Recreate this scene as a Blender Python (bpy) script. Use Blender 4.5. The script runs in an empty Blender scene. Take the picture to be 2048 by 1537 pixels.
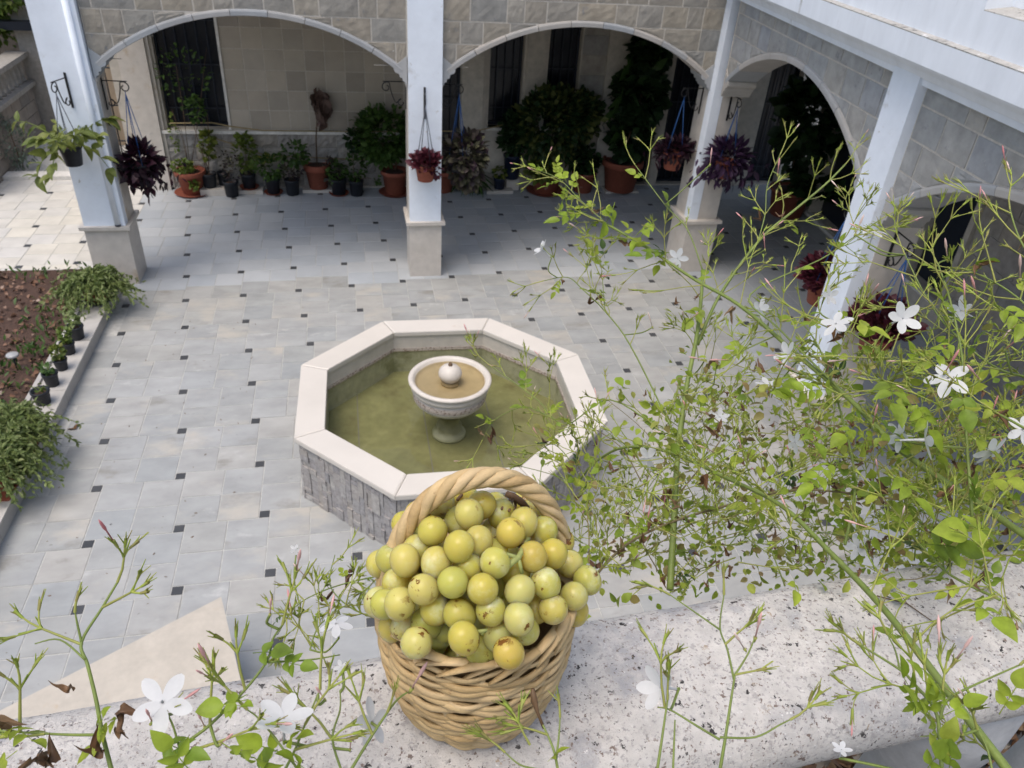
import bpy, math, random
import numpy as np
from mathutils import Vector, Matrix
R_ = math.radians
rnd = random.Random(7)
nrg = np.random.default_rng(7)
sc = bpy.context.scene
COL = sc.collection
# ------------------------------------------------------------------ camera, world, sun
CAM = Vector((1.4218, -4.1938, 4.5820))
YAW, PITCH, ROLL = 0.2317, 0.5925, 0.0753
FPX = 1539.0
_f = Vector((math.sin(YAW)*math.cos(PITCH), math.cos(YAW)*math.cos(PITCH), -math.sin(PITCH)))
_r0 = Vector((math.cos(YAW), -math.sin(YAW), 0.0))
_u0 = _r0.cross(_f)
_r = math.cos(ROLL)*_r0 + math.sin(ROLL)*_u0
_u = -math.sin(ROLL)*_r0 + math.cos(ROLL)*_u0
cd = bpy.data.cameras.new('camera'); cam = bpy.data.objects.new('camera', cd); COL.objects.link(cam)
cd.sensor_width = 36.0; cd.lens = 36.0*FPX/2048.0
cd.clip_start = 0.02; cd.clip_end = 300
cam.matrix_world = Matrix(((_r.x, _u.x, -_f.x, CAM.x), (_r.y, _u.y, -_f.y, CAM.y), (_r.z, _u.z, -_f.z, CAM.z), (0, 0, 0, 1)))
cd.dof.use_dof = True; cd.dof.focus_distance = 0.57; cd.dof.aperture_fstop = 26
sc.camera = cam
SUN_EL, SUN_AZ = R_(70), R_(232)
w = bpy.data.worlds.new('World'); sc.world = w; w.use_nodes = True
nt = w.node_tree; nt.nodes.clear()
sky = nt.nodes.new('ShaderNodeTexSky'); sky.sky_type = 'NISHITA'; sky.sun_disc = False
sky.sun_elevation = SUN_EL; sky.sun_rotation = SUN_AZ; sky.air_density = 1.2; sky.dust_density = 4.0; sky.ozone_density = 1.0
bg = nt.nodes.new('ShaderNodeBackground'); bg.inputs['Strength'].default_value = 0.15
wo = nt.nodes.new('ShaderNodeOutputWorld')
nt.links.new(sky.outputs[0], bg.inputs['Color']); nt.links.new(bg.outputs[0], wo.inputs['Surface'])
sl = bpy.data.lights.new('sun', 'SUN'); so = bpy.data.objects.new('sun', sl); COL.objects.link(so)
sl.energy = 1.3; sl.angle = R_(36); sl.color = (1.0, 0.95, 0.88)
_sd = Vector((math.sin(SUN_AZ)*math.cos(SUN_EL), math.cos(SUN_AZ)*math.cos(SUN_EL), math.sin(SUN_EL)))
so.rotation_euler = _sd.to_track_quat('Z', 'Y').to_euler(); so.location = (0, 0, 20)
sc.view_settings.view_transform = 'Standard'; sc.view_settings.look = 'None'
sc.view_settings.exposure = 0.44; sc.view_settings.gamma = 1.0; sc.view_settings.use_curve_mapping = False
sc.render.engine = 'CYCLES'; sc.cycles.max_bounces = 8; sc.cycles.transparent_max_bounces = 16
sc.cycles.caustics_reflective = False; sc.cycles.caustics_refractive = False

def at(px, py, d):
    """the point at depth d along the sight line measured at (px, py) in the photograph"""
    return CAM + d*(_f + ((px-1024)/FPX)*_r - ((py-768.5)/FPX)*_u)
# ------------------------------------------------------------------ helpers
def origin(o):
    v = Vector((0, 0, 0))
    while o is not None:
        v += o.location; o = o.parent
    return v
def tag(o, label, cat, group=None):
    o['label'] = label; o['category'] = cat
    if group: o['group'] = group
    return o
def thing(name, label, cat, loc=(0, 0, 0), group=None):
    o = bpy.data.objects.new(name, None); COL.objects.link(o); o.location = loc; o.empty_display_size = .1
    return tag(o, label, cat, group)
class MB:
    def __init__(s): s.v = []; s.f = []; s.m = []; s.sm = []
    def add(s, vs, fs, mi=0, smooth=False):
        b = len(s.v); s.v.extend([tuple(p) for p in vs])
        for f in fs: s.f.append(tuple(b+i for i in f)); s.m.append(mi); s.sm.append(smooth)
    def box(s, x0, x1, y0, y1, z0, z1, mi=0):
        s.frame_box((0, 0, 0), (1, 0, 0), (0, 1, 0), x0, x1, y0, y1, z0, z1, mi)
    def frame_box(s, O, U, N, u0, u1, n0, n1, z0, z1, mi=0, bev=0.0):
        O = Vector(O); U = Vector(U); N = Vector(N); Z = Vector((0, 0, 1))
        c = [(u, n, z) for z in (z0, z1) for (u, n) in ((u0, n0), (u1, n0), (u1, n1), (u0, n1))]
        flip = U.cross(N).z < 0
        fs = [(0, 3, 2, 1), (4, 5, 6, 7), (0, 1, 5, 4), (1, 2, 6, 5), (2, 3, 7, 6), (3, 0, 4, 7)]
        if flip: fs = [f[::-1] for f in fs]
        s.add([O+U*u+N*n+Z*z for u, n, z in c], fs, mi)
    def tube(s, pts, r, n=6, mi=0, cap=True, flat=1.0):
        pts = [Vector(p) for p in pts]; k = len(pts)
        if not hasattr(r, '__len__'): r = [r]*k
        rings = []; pu = None
        for i, p in enumerate(pts):
            t = (pts[min(i+1, k-1)]-pts[max(i-1, 0)])
            t = t.normalized() if t.length > 1e-9 else Vector((0, 0, 1))
            if pu is None:
                a = Vector((0, 0, 1)) if abs(t.z) < .9 else Vector((1, 0, 0))
                pu = t.cross(a).normalized()
            else:
                pu = pu - t*pu.dot(t)
                pu = pu.normalized() if pu.length > 1e-9 else t.orthogonal().normalized()
            q = t.cross(pu)
            rings.append([p+pu*(r[i]*math.cos(2*math.pi*j/n))+q*(r[i]*flat*math.sin(2*math.pi*j/n)) for j in range(n)])
        vs = [v for g in rings for v in g]; fs = []
        for i in range(k-1):
            for j in range(n):
                a = i*n+j; b = i*n+(j+1) % n
                fs.append((a, b, b+n, a+n))
        if cap: fs.append(tuple(range(n))[::-1]); fs.append(tuple((k-1)*n+j for j in range(n)))
        s.add(vs, fs, mi, True)
    def lathe(s, c, prof, n=24, mi=0, smooth=True, cap=True, ax=None):
        c = Vector(c); vs = []; fs = []
        for (r, z) in prof:
            for j in range(n):
                a = 2*math.pi*j/n; vs.append(c+Vector((r*math.cos(a), r*math.sin(a), z)))
        for i in range(len(prof)-1):
            for j in range(n):
                a = i*n+j; b = i*n+(j+1) % n
                fs.append((a, b, b+n, a+n))
        if cap:
            fs.append(tuple(range(n))[::-1]); fs.append(tuple((len(prof)-1)*n+j for j in range(n)))
        s.add(vs, fs, mi, smooth)
    def prism(s, poly, O, U, N, n0, n1, mi=0):
        """polygon in (u, z), counter-clockwise seen against N, extruded along N from n0 to n1"""
        O = Vector(O); U = Vector(U); N = Vector(N); k = len(poly)
        vs = [O+U*u+N*n+Vector((0, 0, z)) for n in (n0, n1) for (u, z) in poly]
        fs = [tuple(range(k)), tuple(range(2*k-1, k-1, -1))]
        for i in range(k): j = (i+1) % k; fs.append((i, i+k, j+k, j))
        s.add(vs, fs, mi)
    def sweep(s, prof, O, U, N, u0, u1, mi=0):
        """profile in (n, z) swept along U from u0 to u1"""
        O = Vector(O); U = Vector(U); N = Vector(N); k = len(prof)
        vs = [O+U*u+N*n+Vector((0, 0, z)) for u in (u0, u1) for (n, z) in prof]
        fs = [tuple(range(k))[::-1], tuple(range(k, 2*k))]
        for i in range(k): j = (i+1) % k; fs.append((i, j, j+k, i+k))
        s.add(vs, fs, mi)
    def mesh(s, name, mats, off=Vector((0, 0, 0))):
        me = bpy.data.meshes.new(name)
        me.from_pydata([(x-off.x, y-off.y, z-off.z) for x, y, z in s.v], [], s.f)
        if not isinstance(mats, (list, tuple)): mats = [mats]
        for m in mats: me.materials.append(m)
        me.polygons.foreach_set('material_index', s.m); me.polygons.foreach_set('use_smooth', s.sm)
        me.update(); return me
    def build(s, name, mats, parent=None, kind=None, fixn=False):
        off = origin(parent) if parent else Vector((0, 0, 0))
        me = s.mesh(name, mats, off)
        if fixn: fix_normals(me)
        o = bpy.data.objects.new(name, me); COL.objects.link(o); o.parent = parent
        if kind: o['kind'] = kind
        return o
def fix_normals(me):
    import bmesh
    bm = bmesh.new(); bm.from_mesh(me); bmesh.ops.recalc_face_normals(bm, faces=bm.faces[:]); bm.to_mesh(me); bm.free()
def inst(name, me, parent, M, kind=None):
    o = bpy.data.objects.new(name, me); COL.objects.link(o); o.parent = parent
    off = origin(parent) if parent else Vector((0, 0, 0))
    o.matrix_basis = Matrix.Translation(-off) @ M
    if kind: o['kind'] = kind
    return o
def bulk(name, mat, parent, V, F, kind=None, smooth=True):
    """numpy vertices (n,3) and triangles/quads (m,k) -> one mesh object"""
    off = origin(parent) if parent else Vector((0, 0, 0))
    V = np.asarray(V, np.float32)-np.array(off, np.float32); F = np.asarray(F, np.int32); k = F.shape[1]
    me = bpy.data.meshes.new(name)
    me.vertices.add(len(V)); me.vertices.foreach_set('co', V.ravel())
    me.loops.add(F.size); me.loops.foreach_set('vertex_index', F.ravel())
    me.polygons.add(len(F)); me.polygons.foreach_set('loop_start', np.arange(0, F.size, k, dtype=np.int32))
    me.polygons.foreach_set('use_smooth', np.full(len(F), smooth)); me.materials.append(mat); me.update(calc_edges=True)
    o = bpy.data.objects.new(name, me); COL.objects.link(o); o.parent = parent
    if kind: o['kind'] = kind
    return o
def struct(o): o['kind'] = 'structure'; return o
def look(d, roll=0.0):
    return Vector(d).to_track_quat('Z', 'Y').to_matrix().to_4x4() @ Matrix.Rotation(roll, 4, 'Z')
def TM(p, rot=None, s=1.0):
    M = Matrix.Translation(Vector(p))
    if rot is not None: M = M @ rot
    if not hasattr(s, '__len__'): s = (s, s, s)
    return M @ Matrix.Diagonal((s[0], s[1], s[2], 1))
# ------------------------------------------------------------------ materials
def ramp(nt, cols, interp='LINEAR', pos=None):
    n = nt.nodes.new('ShaderNodeValToRGB'); cr = n.color_ramp; cr.interpolation = interp
    k = len(cols)
    while len(cr.elements) < k: cr.elements.new(0.5)
    for i, c in enumerate(cols):
        cr.elements[i].position = (pos[i] if pos else (i/(k-1) if k > 1 else 0)); cr.elements[i].color = (c[0], c[1], c[2], 1)
    return n
def mat(name, cols, scale=4.0, rough=.6, bump=0.0, bscale=60.0, rndm=None, lo=.82, hi=1.12, spots=(), sss=None,
        transl=0.0, spec=.35, metal=0.0, stretch=None, detail=5.0, coat=0.0, vcol=None):
    m = bpy.data.materials.new(name); m.use_nodes = True; nt = m.node_tree; N = nt.nodes; L = nt.links
    bs = N['Principled BSDF']; out = N['Material Output']
    geo = N.new('ShaderNodeNewGeometry'); vec = geo.outputs['Position']
    rv = None
    if rndm:
        if rndm == 'obj': oi = N.new('ShaderNodeObjectInfo'); rv = oi.outputs['Random']
        else: rv = geo.outputs['Random Per Island']
        cv = N.new('ShaderNodeVectorMath'); cv.operation = 'MULTIPLY_ADD'
        cx = N.new('ShaderNodeCombineXYZ')
        for i in range(3): L.new(rv, cx.inputs[i])
        L.new(cx.outputs[0], cv.inputs[0]); cv.inputs[1].default_value = (37, 91, 53); L.new(vec, cv.inputs[2]); vec = cv.outputs[0]
    if stretch:
        mp = N.new('ShaderNodeMapping'); mp.inputs['Scale'].default_value = stretch; L.new(vec, mp.inputs['Vector']); vec = mp.outputs[0]
    def noise(sc_, det=5.0, ro=.6):
        n = N.new('ShaderNodeTexNoise'); n.inputs['Scale'].default_value = sc_; n.inputs['Detail'].default_value = det
        n.inputs['Roughness'].default_value = ro; L.new(vec, n.inputs['Vector']); return n.outputs['Fac']
    n1 = noise(scale, detail)
    cr = ramp(nt, cols) if len(cols) > 1 else ramp(nt, [cols[0], cols[0]])
    L.new(rv if rv is not None else n1, cr.inputs[0]); col = cr.outputs[0]
    mr = N.new('ShaderNodeMapRange'); mr.inputs[1].default_value = .3; mr.inputs[2].default_value = .7
    mr.inputs[3].default_value = lo; mr.inputs[4].default_value = hi
    L.new(n1 if rv is not None else noise(scale*4.3, 4), mr.inputs[0])
    mx = N.new('ShaderNodeMix'); mx.data_type = 'RGBA'; mx.blend_type = 'MULTIPLY'; mx.inputs[0].default_value = 1
    L.new(col, mx.inputs[6]); L.new(mr.outputs[0], mx.inputs[7]); col = mx.outputs[2]
    for (c, s_, a, b, *typ) in spots:
        if typ and typ[0] == 'vor':
            vn = N.new('ShaderNodeTexVoronoi'); vn.inputs['Scale'].default_value = s_; L.new(vec, vn.inputs['Vector']); fv = vn.outputs['Distance']
        else: fv = noise(s_, 6, .65)
        sm = N.new('ShaderNodeMapRange'); sm.interpolation_type = 'SMOOTHSTEP'; sm.inputs[1].default_value = a; sm.inputs[2].default_value = b
        L.new(fv, sm.inputs[0])
        fac = sm.outputs[0]
        if typ and len(typ) > 1:          # break the spots up with a second, larger noise
            g = N.new('ShaderNodeMapRange'); g.inputs[1].default_value = typ[2]; g.inputs[2].default_value = typ[2]+.12
            L.new(noise(typ[1], 3), g.inputs[0]); mu = N.new('ShaderNodeMath'); mu.operation = 'MULTIPLY'
            L.new(fac, mu.inputs[0]); L.new(g.outputs[0], mu.inputs[1]); fac = mu.outputs[0]
        mx2 = N.new('ShaderNodeMix'); mx2.data_type = 'RGBA'; L.new(fac, mx2.inputs[0]); L.new(col, mx2.inputs[6])
        mx2.inputs[7].default_value = (c[0], c[1], c[2], 1); col = mx2.outputs[2]
    L.new(col, bs.inputs['Base Color'])
    bs.inputs['Roughness'].default_value = rough; bs.inputs['Metallic'].default_value = metal
    bs.inputs['Specular IOR Level'].default_value = spec; bs.inputs['Coat Weight'].default_value = coat
    if sss:
        bs.inputs['Subsurface Weight'].default_value = sss[0]; bs.inputs['Subsurface Radius'].default_value = sss[1]; bs.inputs['Subsurface Scale'].default_value = sss[2]
    if bump:
        bn = N.new('ShaderNodeBump'); bn.inputs['Strength'].default_value = 1.0; bn.inputs['Distance'].default_value = bump
        L.new(noise(bscale, 8, .68), bn.inputs['Height']); L.new(bn.outputs[0], bs.inputs['Normal'])
    if transl:
        tr = N.new('ShaderNodeBsdfTranslucent'); ms = N.new('ShaderNodeMixShader'); ms.inputs[0].default_value = transl
        L.new(col, tr.inputs['Color']); L.new(bs.outputs[0], ms.inputs[1]); L.new(tr.outputs[0], ms.inputs[2]); L.new(ms.outputs[0], out.inputs['Surface'])
    return m
TILE_C = [(.335, .34, .335), (.295, .308, .31), (.355, .352, .337), (.31, .318, .317), (.345, .35, .346), (.305, .313, .306), (.37, .362, .34), (.32, .33, .332)]
stain = [((.225, .215, .19), 1.3, .57, .76), ((.42, .395, .35), .9, .54, .70), ((.45, .45, .44), 2.7, .60, .76), ((.20, .195, .18), 9, .66, .76)]
m_tile = mat('floor_stone', TILE_C, 3.0, .55, .0012, 70, 'obj', .86, 1.12, stain, stretch=(1, 1.8, 1))
m_tile_s = mat('floor_stone_far', TILE_C, 3.0, .55, .0012, 70, 'isl', .86, 1.12, stain, stretch=(1, 1.8, 1))
PORCH_C = [(.40, .425, .45), (.36, .385, .41), (.43, .445, .455), (.385, .405, .425)]
m_ptile = mat('porch_marble', PORCH_C, 2.0, .38, .0004, 50, 'obj', .9, 1.08)
m_ptile_s = mat('porch_marble_far', PORCH_C, 2.0, .38, .0004, 50, 'isl', .9, 1.08)
WARM_C = [(.55, .525, .475), (.52, .505, .475), (.585, .55, .475), (.54, .525, .50)]
m_wtile = mat('warm_floor_stone', WARM_C, 3.0, .55, .001, 60, 'isl', .88, 1.1)
m_inset = mat('dark_inset', [(.05, .053, .058), (.068, .07, .074)], 6, .5, .0005, 60, 'obj')
m_inset_s = mat('dark_inset_far', [(.035, .037, .042), (.05, .052, .056)], 6, .5, .0005, 60, 'isl')
m_grout = mat('grout', [(.42, .42, .40), (.52, .51, .48)], 6, .9, .002, 80, spots=[((.30, .30, .28), 2.0, .5, .7)])
m_white = mat('white_paint', [(.755, .81, .885), (.80, .845, .905)], 1.5, .7, .0008, 60, lo=.95, hi=1.04, spots=[((.56, .57, .57), 3.1, .60, .76), ((.50, .49, .46), 11, .66, .74)])
m_whited = mat('stained_white_paint', [(.77, .815, .88), (.81, .85, .905)], 1.5, .75, .002, 40, lo=.93, hi=1.04,
               spots=[((.34, .33, .31), 5.0, .62, .72, 'n', 1.7, .5), ((.55, .55, .54), 1.1, .55, .75)], stretch=(1, 1, .35))
m_ledge = mat('weathered_ledge', [(.36, .345, .32), (.48, .465, .44)], 9, .9, .0015, 60, spots=[((.09, .09, .085), 16, .55, .66), ((.66, .66, .66), 9, .58, .72)])
m_marble = mat('beige_marble', [(.54, .49, .43), (.61, .565, .51)], 2.2, .42, .0006, 30, lo=.90, hi=1.06, spots=[((.45, .35, .24), 2.6, .60, .76), ((.40, .38, .35), 7, .62, .76)])
m_rim = mat('rim_marble', [(.57, .525, .465), (.62, .58, .53)], 1.6, .4, .0006, 30, 'obj', lo=.93, hi=1.05, spots=[((.55, .47, .40), 4.5, .64, .78)])
STONE_C = [(.41, .375, .32), (.38, .355, .31), (.355, .35, .335), (.44, .40, .335), (.39, .37, .33), (.34, .345, .34), (.41, .385, .34), (.365, .345, .31), (.43, .395, .34)]
m_stone = mat('split_stone', [(a*.78, b*.755, c*.72) for a, b, c in STONE_C], 7.0, .85, .006, 26, 'obj', .78, 1.16, [((.20, .20, .20), 9, .60, .74), ((.50, .42, .30), 3.5, .64, .8), ((.62, .59, .53), 17, .66, .74)])
m_stone_r = mat('split_stone_bluish', [(.34, .345, .345), (.37, .36, .335), (.31, .325, .345), (.395, .37, .325), (.355, .355, .345), (.33, .335, .33), (.38, .36, .325)], 7.0, .85, .006, 26, 'obj', .78, 1.16,
                [((.20, .20, .21), 9, .60, .74), ((.44, .36, .25), 3.5, .66, .82), ((.60, .58, .54), 17, .67, .74)])
m_mortar = mat('mortar', [(.52, .48, .42), (.58, .54, .48)], 8, .9, .003, 50)
m_band = mat('arch_band_stone', [(.42, .40, .37), (.37, .38, .39), (.44, .41, .37), (.33, .355, .38), (.46, .425, .385)], 5, .6, .001, 40, 'obj', .9, 1.08)
m_wtilew = mat('wall_tile', [(.42, .365, .295), (.355, .315, .26), (.45, .40, .33), (.30, .262, .215), (.40, .355, .29), (.43, .375, .30), (.33, .29, .245)], 3, .5, .0008, 40, 'obj', .9, 1.08)
m_dado = mat('dado_stone', [(.36, .33, .30), (.33, .31, .295), (.38, .34, .29), (.31, .30, .29)], 7, .85, .012, 16, 'obj', .75, 1.15)
m_plaster = mat('plaster', [(.46, .42, .36), (.50, .46, .40)], 2, .8, .001, 40)
m_sill = mat('white_sill', [(.66, .63, .58), (.72, .70, .66)], 3, .45, .0005, 40)
m_dark = mat('dark_joinery', [(.012, .016, .026), (.018, .023, .034)], 4, .35, 0, spec=.3)
m_pane = mat('dark_pane', [(.008, .010, .016), (.012, .014, .02)], 2, .22, 0, spec=.35)  # near-black colour stands in for the unlit rooms behind the openings
m_iron = mat('black_iron', [(.012, .012, .013), (.02, .02, .022)], 30, .5, .0004, 200)
m_terra = mat('terracotta', [(.22, .062, .038), (.27, .082, .048)], 6, .8, .001, 60, lo=.85, hi=1.1, spots=[((.45, .30, .24), 7, .62, .76)])
m_plpot = mat('black_plastic', [(.012, .014, .019), (.02, .023, .03)], 8, .5, .0003, 60, spots=[((.10, .09, .08), 9, .64, .8)])
m_bluepot = mat('navy_plastic', [(.008, .012, .03), (.012, .02, .045)], 8, .45)
m_soil = mat('garden_soil', [(.05, .030, .022), (.09, .053, .04), (.034, .021, .016)], 22, .95, .02, 45, spots=[((.32, .24, .19), 60, .64, .7), ((.025, .018, .012), 30, .6, .68)])
m_kerb = mat('kerb_marble', [(.40, .38, .355), (.47, .45, .42)], 3, .6, .001, 40, 'obj', lo=.85, hi=1.08, spots=[((.27, .26, .23), 3, .56, .74), ((.66, .64, .60), 6, .62, .74)])
m_conc = mat('concrete_block', [(.22, .19, .165), (.26, .225, .19), (.19, .17, .15)], 5, .9, .004, 40, 'obj', lo=.8, hi=1.1, spots=[((.12, .10, .09), 2, .55, .75)])
m_concp = mat('concrete', [(.27, .25, .225), (.32, .30, .27)], 4, .9, .003, 40, spots=[((.15, .14, .13), 2, .56, .75)])
m_fstone = mat('fountain_stone', [(.36, .34, .33), (.31, .295, .30), (.40, .37, .345), (.335, .32, .32), (.37, .34, .31), (.43, .41, .39), (.30, .29, .295)], 24, .9, .004, 55, 'isl', .7, 1.15, [((.15, .14, .14), 30, .6, .7), ((.40, .30, .19), 4, .66, .78)])
m_fcore = mat('fountain_joint', [(.16, .155, .155), (.22, .21, .21)], 12, .95)
m_algae = mat('algae_floor', [(.285, .275, .135), (.215, .215, .10), (.335, .325, .17)], 2.2, .9, .001, 30, spots=[((.13, .115, .05), 3.2, .50, .80), ((.36, .33, .19), 5, .60, .80)])
m_wallw = mat('wet_panel', [(.48, .50, .40), (.54, .55, .46)], 3, .5, 0, spots=[((.24, .26, .16), 3, .5, .7)])
m_trim = mat('mosaic_trim', [(.42, .35, .30), (.55, .49, .43)], 60, .6, .001, 100, spots=[((.22, .16, .13), 45, .52, .58)])
m_bowlw = mat('bowl_bed', [(.36, .29, .16), (.44, .36, .22)], 7, .8, .001, 30, spots=[((.25, .21, .11), 9, .56, .7)])
m_rail = mat('travertine_rail', [(.47, .435, .40), (.58, .545, .505), (.41, .39, .37)], 16, .85, .0016, 420, lo=.86, hi=1.1,
             spots=[((.33, .325, .335), 15, .50, .68), ((.72, .69, .66), 240, .60, .70), ((.36, .335, .32), 260, .55, .63), ((.40, .37, .35), 110, .56, .66), ((.20, .15, .125), 230, .585, .63, 'n', 30, .40), ((.045, .04, .038), 150, .60, .63, 'n', 22, .42), ((.34, .25, .16), 75, .63, .68, 'n', 18, .5)])
m_balus = mat('grey_baluster', [(.36, .36, .365), (.42, .42, .42)], 10, .8, .001, 120)
m_litter = mat('leaf_litter', [(.10, .06, .035), (.17, .11, .06)], 60, .9, .01, 60)
WICK = [(.52, .36, .17), (.58, .42, .215), (.47, .315, .14), (.62, .455, .25), (.55, .385, .185)]
m_wick = mat('wicker', WICK, 55, .48, .0006, 500, 'obj', .8, 1.12, [((.30, .16, .06), 70, .64, .74)], stretch=(1, 1, 2.2))
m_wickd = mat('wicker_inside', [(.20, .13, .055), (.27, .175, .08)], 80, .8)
m_water = None
def leafmat(name, cols, tr=.35, rough=.45, rndm='isl', lo=.75, hi=1.2, spots=(), scale=30):
    return mat(name, cols, scale, rough, 0, 60, rndm, lo, hi, spots, transl=tr, spec=.3)
m_jleaf = leafmat('jasmine_leaf', [(.26, .37, .035), (.34, .44, .045), (.19, .29, .035), (.39, .46, .06), (.29, .39, .04)], .45, rndm='obj', lo=.62, hi=1.22, scale=70, spots=[((.16, .09, .035), 120, .68, .74)])
m_jold = leafmat('jasmine_old_leaf', [(.045, .085, .022), (.06, .105, .028), (.08, .13, .03)], .3, rndm='obj', spots=[((.19, .11, .05), 90, .66, .71)])
m_jstem = mat('jasmine_stem', [(.12, .17, .035), (.17, .22, .05), (.20, .24, .065)], 30, .5, .0003, 300)
m_jwood = mat('jasmine_wood', [(.16, .13, .06), (.21, .17, .085)], 30, .7, .0006, 200)
m_jtwig = mat('jasmine_twig', [(.35, .42, .07), (.27, .36, .05), (.42, .45, .10), (.33, .34, .09), (.31, .40, .055), (.30, .23, .10)], 60, .5, 0, 60, 'isl', .85, 1.15, transl=.2)
m_brown = leafmat('dried_leaf', [(.15, .075, .035), (.21, .12, .06), (.10, .05, .025), (.28, .19, .10), (.13, .07, .04)], .25, rndm='obj')
m_petal = mat('white_petal', [(.67, .67, .67), (.73, .73, .73)], 90, .5, 0, transl=.35, lo=.97, hi=1.02)
m_pbud = mat('pink_bud', [(.66, .30, .30), (.72, .46, .42), (.54, .18, .19), (.76, .64, .56), (.70, .40, .38)], 40, .5, 0, 60, 'obj', .9, 1.1, transl=.2)
m_green = leafmat('green_leaf', [(.05, .10, .022), (.075, .14, .03), (.035, .075, .018), (.10, .17, .035)], .3)
m_lime = leafmat('lime_leaf', [(.13, .19, .03), (.17, .23, .045), (.09, .15, .028), (.20, .22, .06)], .35)
m_dkgreen = leafmat('dark_green_leaf', [(.016, .04, .014), (.025, .055, .018), (.035, .07, .022), (.012, .03, .012)], .25)
m_dkvar = leafmat('variegated_leaf', [(.016, .04, .014), (.03, .065, .02), (.02, .05, .016), (.16, .17, .05), (.025, .055, .018)], .25)
m_yelvar = leafmat('croton_leaf', [(.07, .12, .02), (.19, .21, .04), (.05, .10, .02), (.24, .22, .05)], .3)
m_purple = leafmat('purple_leaf', [(.018, .007, .014), (.032, .010, .02), (.012, .006, .011), (.05, .014, .025)], .22)
m_violet = leafmat('violet_leaf', [(.035, .016, .045), (.055, .024, .065), (.022, .010, .03), (.07, .035, .075)], .22)
m_wine = leafmat('wine_leaf', [(.085, .018, .028), (.12, .025, .04), (.055, .012, .022), (.15, .045, .055)], .25)
m_coleus = leafmat('coleus_leaf', [(.06, .04, .05), (.10, .10, .055), (.045, .025, .04), (.13, .13, .075), (.07, .05, .06)], .25)
m_fern = leafmat('fern_frond', [(.15, .20, .055), (.20, .245, .09), (.11, .16, .045), (.24, .27, .11)], .3)
m_olive = leafmat('olive_leaf', [(.13, .17, .12), (.18, .22, .17), (.10, .14, .095)], .25)
m_tree = leafmat('tree_leaf', [(.09, .15, .03), (.14, .21, .04), (.05, .10, .025), (.18, .24, .05)], .35)
m_bigleaf = leafmat('broad_leaf', [(.18, .21, .05), (.13, .17, .04), (.22, .245, .065), (.15, .19, .045)], .35, rndm='obj')
m_stemb = mat('brown_stem', [(.10, .065, .04), (.14, .09, .055)], 30, .8)
m_blue = mat('blue_cord', [(.015, .07, .22), (.02, .09, .27)], 30, .5)
m_greyc = mat('grey_cord', [(.05, .06, .08), (.08, .09, .11)], 30, .5)
m_hose = mat('tan_hose', [(.30, .23, .11), (.36, .28, .14)], 20, .5)
m_wood = mat('tan_board', [(.33, .25, .17), (.39, .30, .21)], 6, .7, stretch=(1, 1, .2))
# ------------------------------------------------------------------ leaf templates
def leaf_t(kind='ovate', fold=.25, curl=.25):
    if kind == 'ovate': prof = [(0, .02), (.25, .36), (.55, .42), (.8, .25), (1, 0)]
    elif kind == 'lance': prof = [(0, .03), (.3, .16), (.6, .15), (1, 0)]
    elif kind == 'heart': prof = [(0, .18), (.12, .45), (.4, .5), (.75, .3), (1, 0)]
    elif kind == 'needle': prof = [(0, .035), (.6, .05), (1, .0)]
    else: prof = [(0, .05), (.35, .3), (.65, .34), (1, .05)]
    V = []; F = []
    for (t, w_) in prof:
        z = -curl*t*t
        V += [(-w_, t, z+fold*w_), (0, t, z), (w_, t, z+fold*w_)]
    for i in range(len(prof)-1):
        a = 3*i; F += [(a, a+1, a+4, a+3), (a+1, a+2, a+5, a+4)]
    return np.array(V, float), np.array(F, int)
def leaf_hi(fold=.2, curl=.25, wid=.42, rows=10):
    V = []; F = []
    for i in range(rows+1):
        t = i/rows; w_ = wid*(math.sin(math.pi*min(1, t**.78))**.85)*(1-.12*t) if 0 < i < rows else (.03 if i == 0 else .0)
        for s_ in (-1, -.5, 0, .5, 1):
            V.append((w_*s_, t, -curl*t*t+fold*w_*abs(s_)**1.3+.012*math.sin(t*21+s_*3)*abs(s_)))
    for i in range(rows):
        for j in range(4): a = 5*i+j; F.append((a, a+1, a+6, a+5))
    return np.array(V, float), np.array(F, int)
def rotmats(dirs, rolls):
    """frames whose local +Y is dirs"""
    y = dirs/np.linalg.norm(dirs, axis=1, keepdims=True)
    up = np.tile(np.array([0, 0, 1.0]), (len(y), 1)); bad = np.abs(y[:, 2]) > .97; up[bad] = (1, 0, 0)
    x = np.cross(y, up); x /= np.linalg.norm(x, axis=1, keepdims=True); z = np.cross(x, y)
    c, s = np.cos(rolls)[:, None], np.sin(rolls)[:, None]
    x2 = c*x+s*z; z2 = -s*x+c*z
    return np.stack([x2, y, z2], 2)
def leaves(P, D, S, kind='ovate', roll=.6, fold=.25, curl=.25, rng=nrg, aspect=1.0):
    V, F = leaf_t(kind, fold, curl); n = len(P)
    V = V*np.array([aspect, 1, 1])
    Rm = rotmats(np.asarray(D, float), rng.normal(0, roll, n))
    W = np.einsum('nij,kj->nki', Rm, V)*np.asarray(S)[:, None, None]+np.asarray(P)[:, None, :]
    FF = F[None]+(np.arange(n)*len(V))[:, None, None]
    return W.reshape(-1, 3), FF.reshape(-1, F.shape[1])
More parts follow.
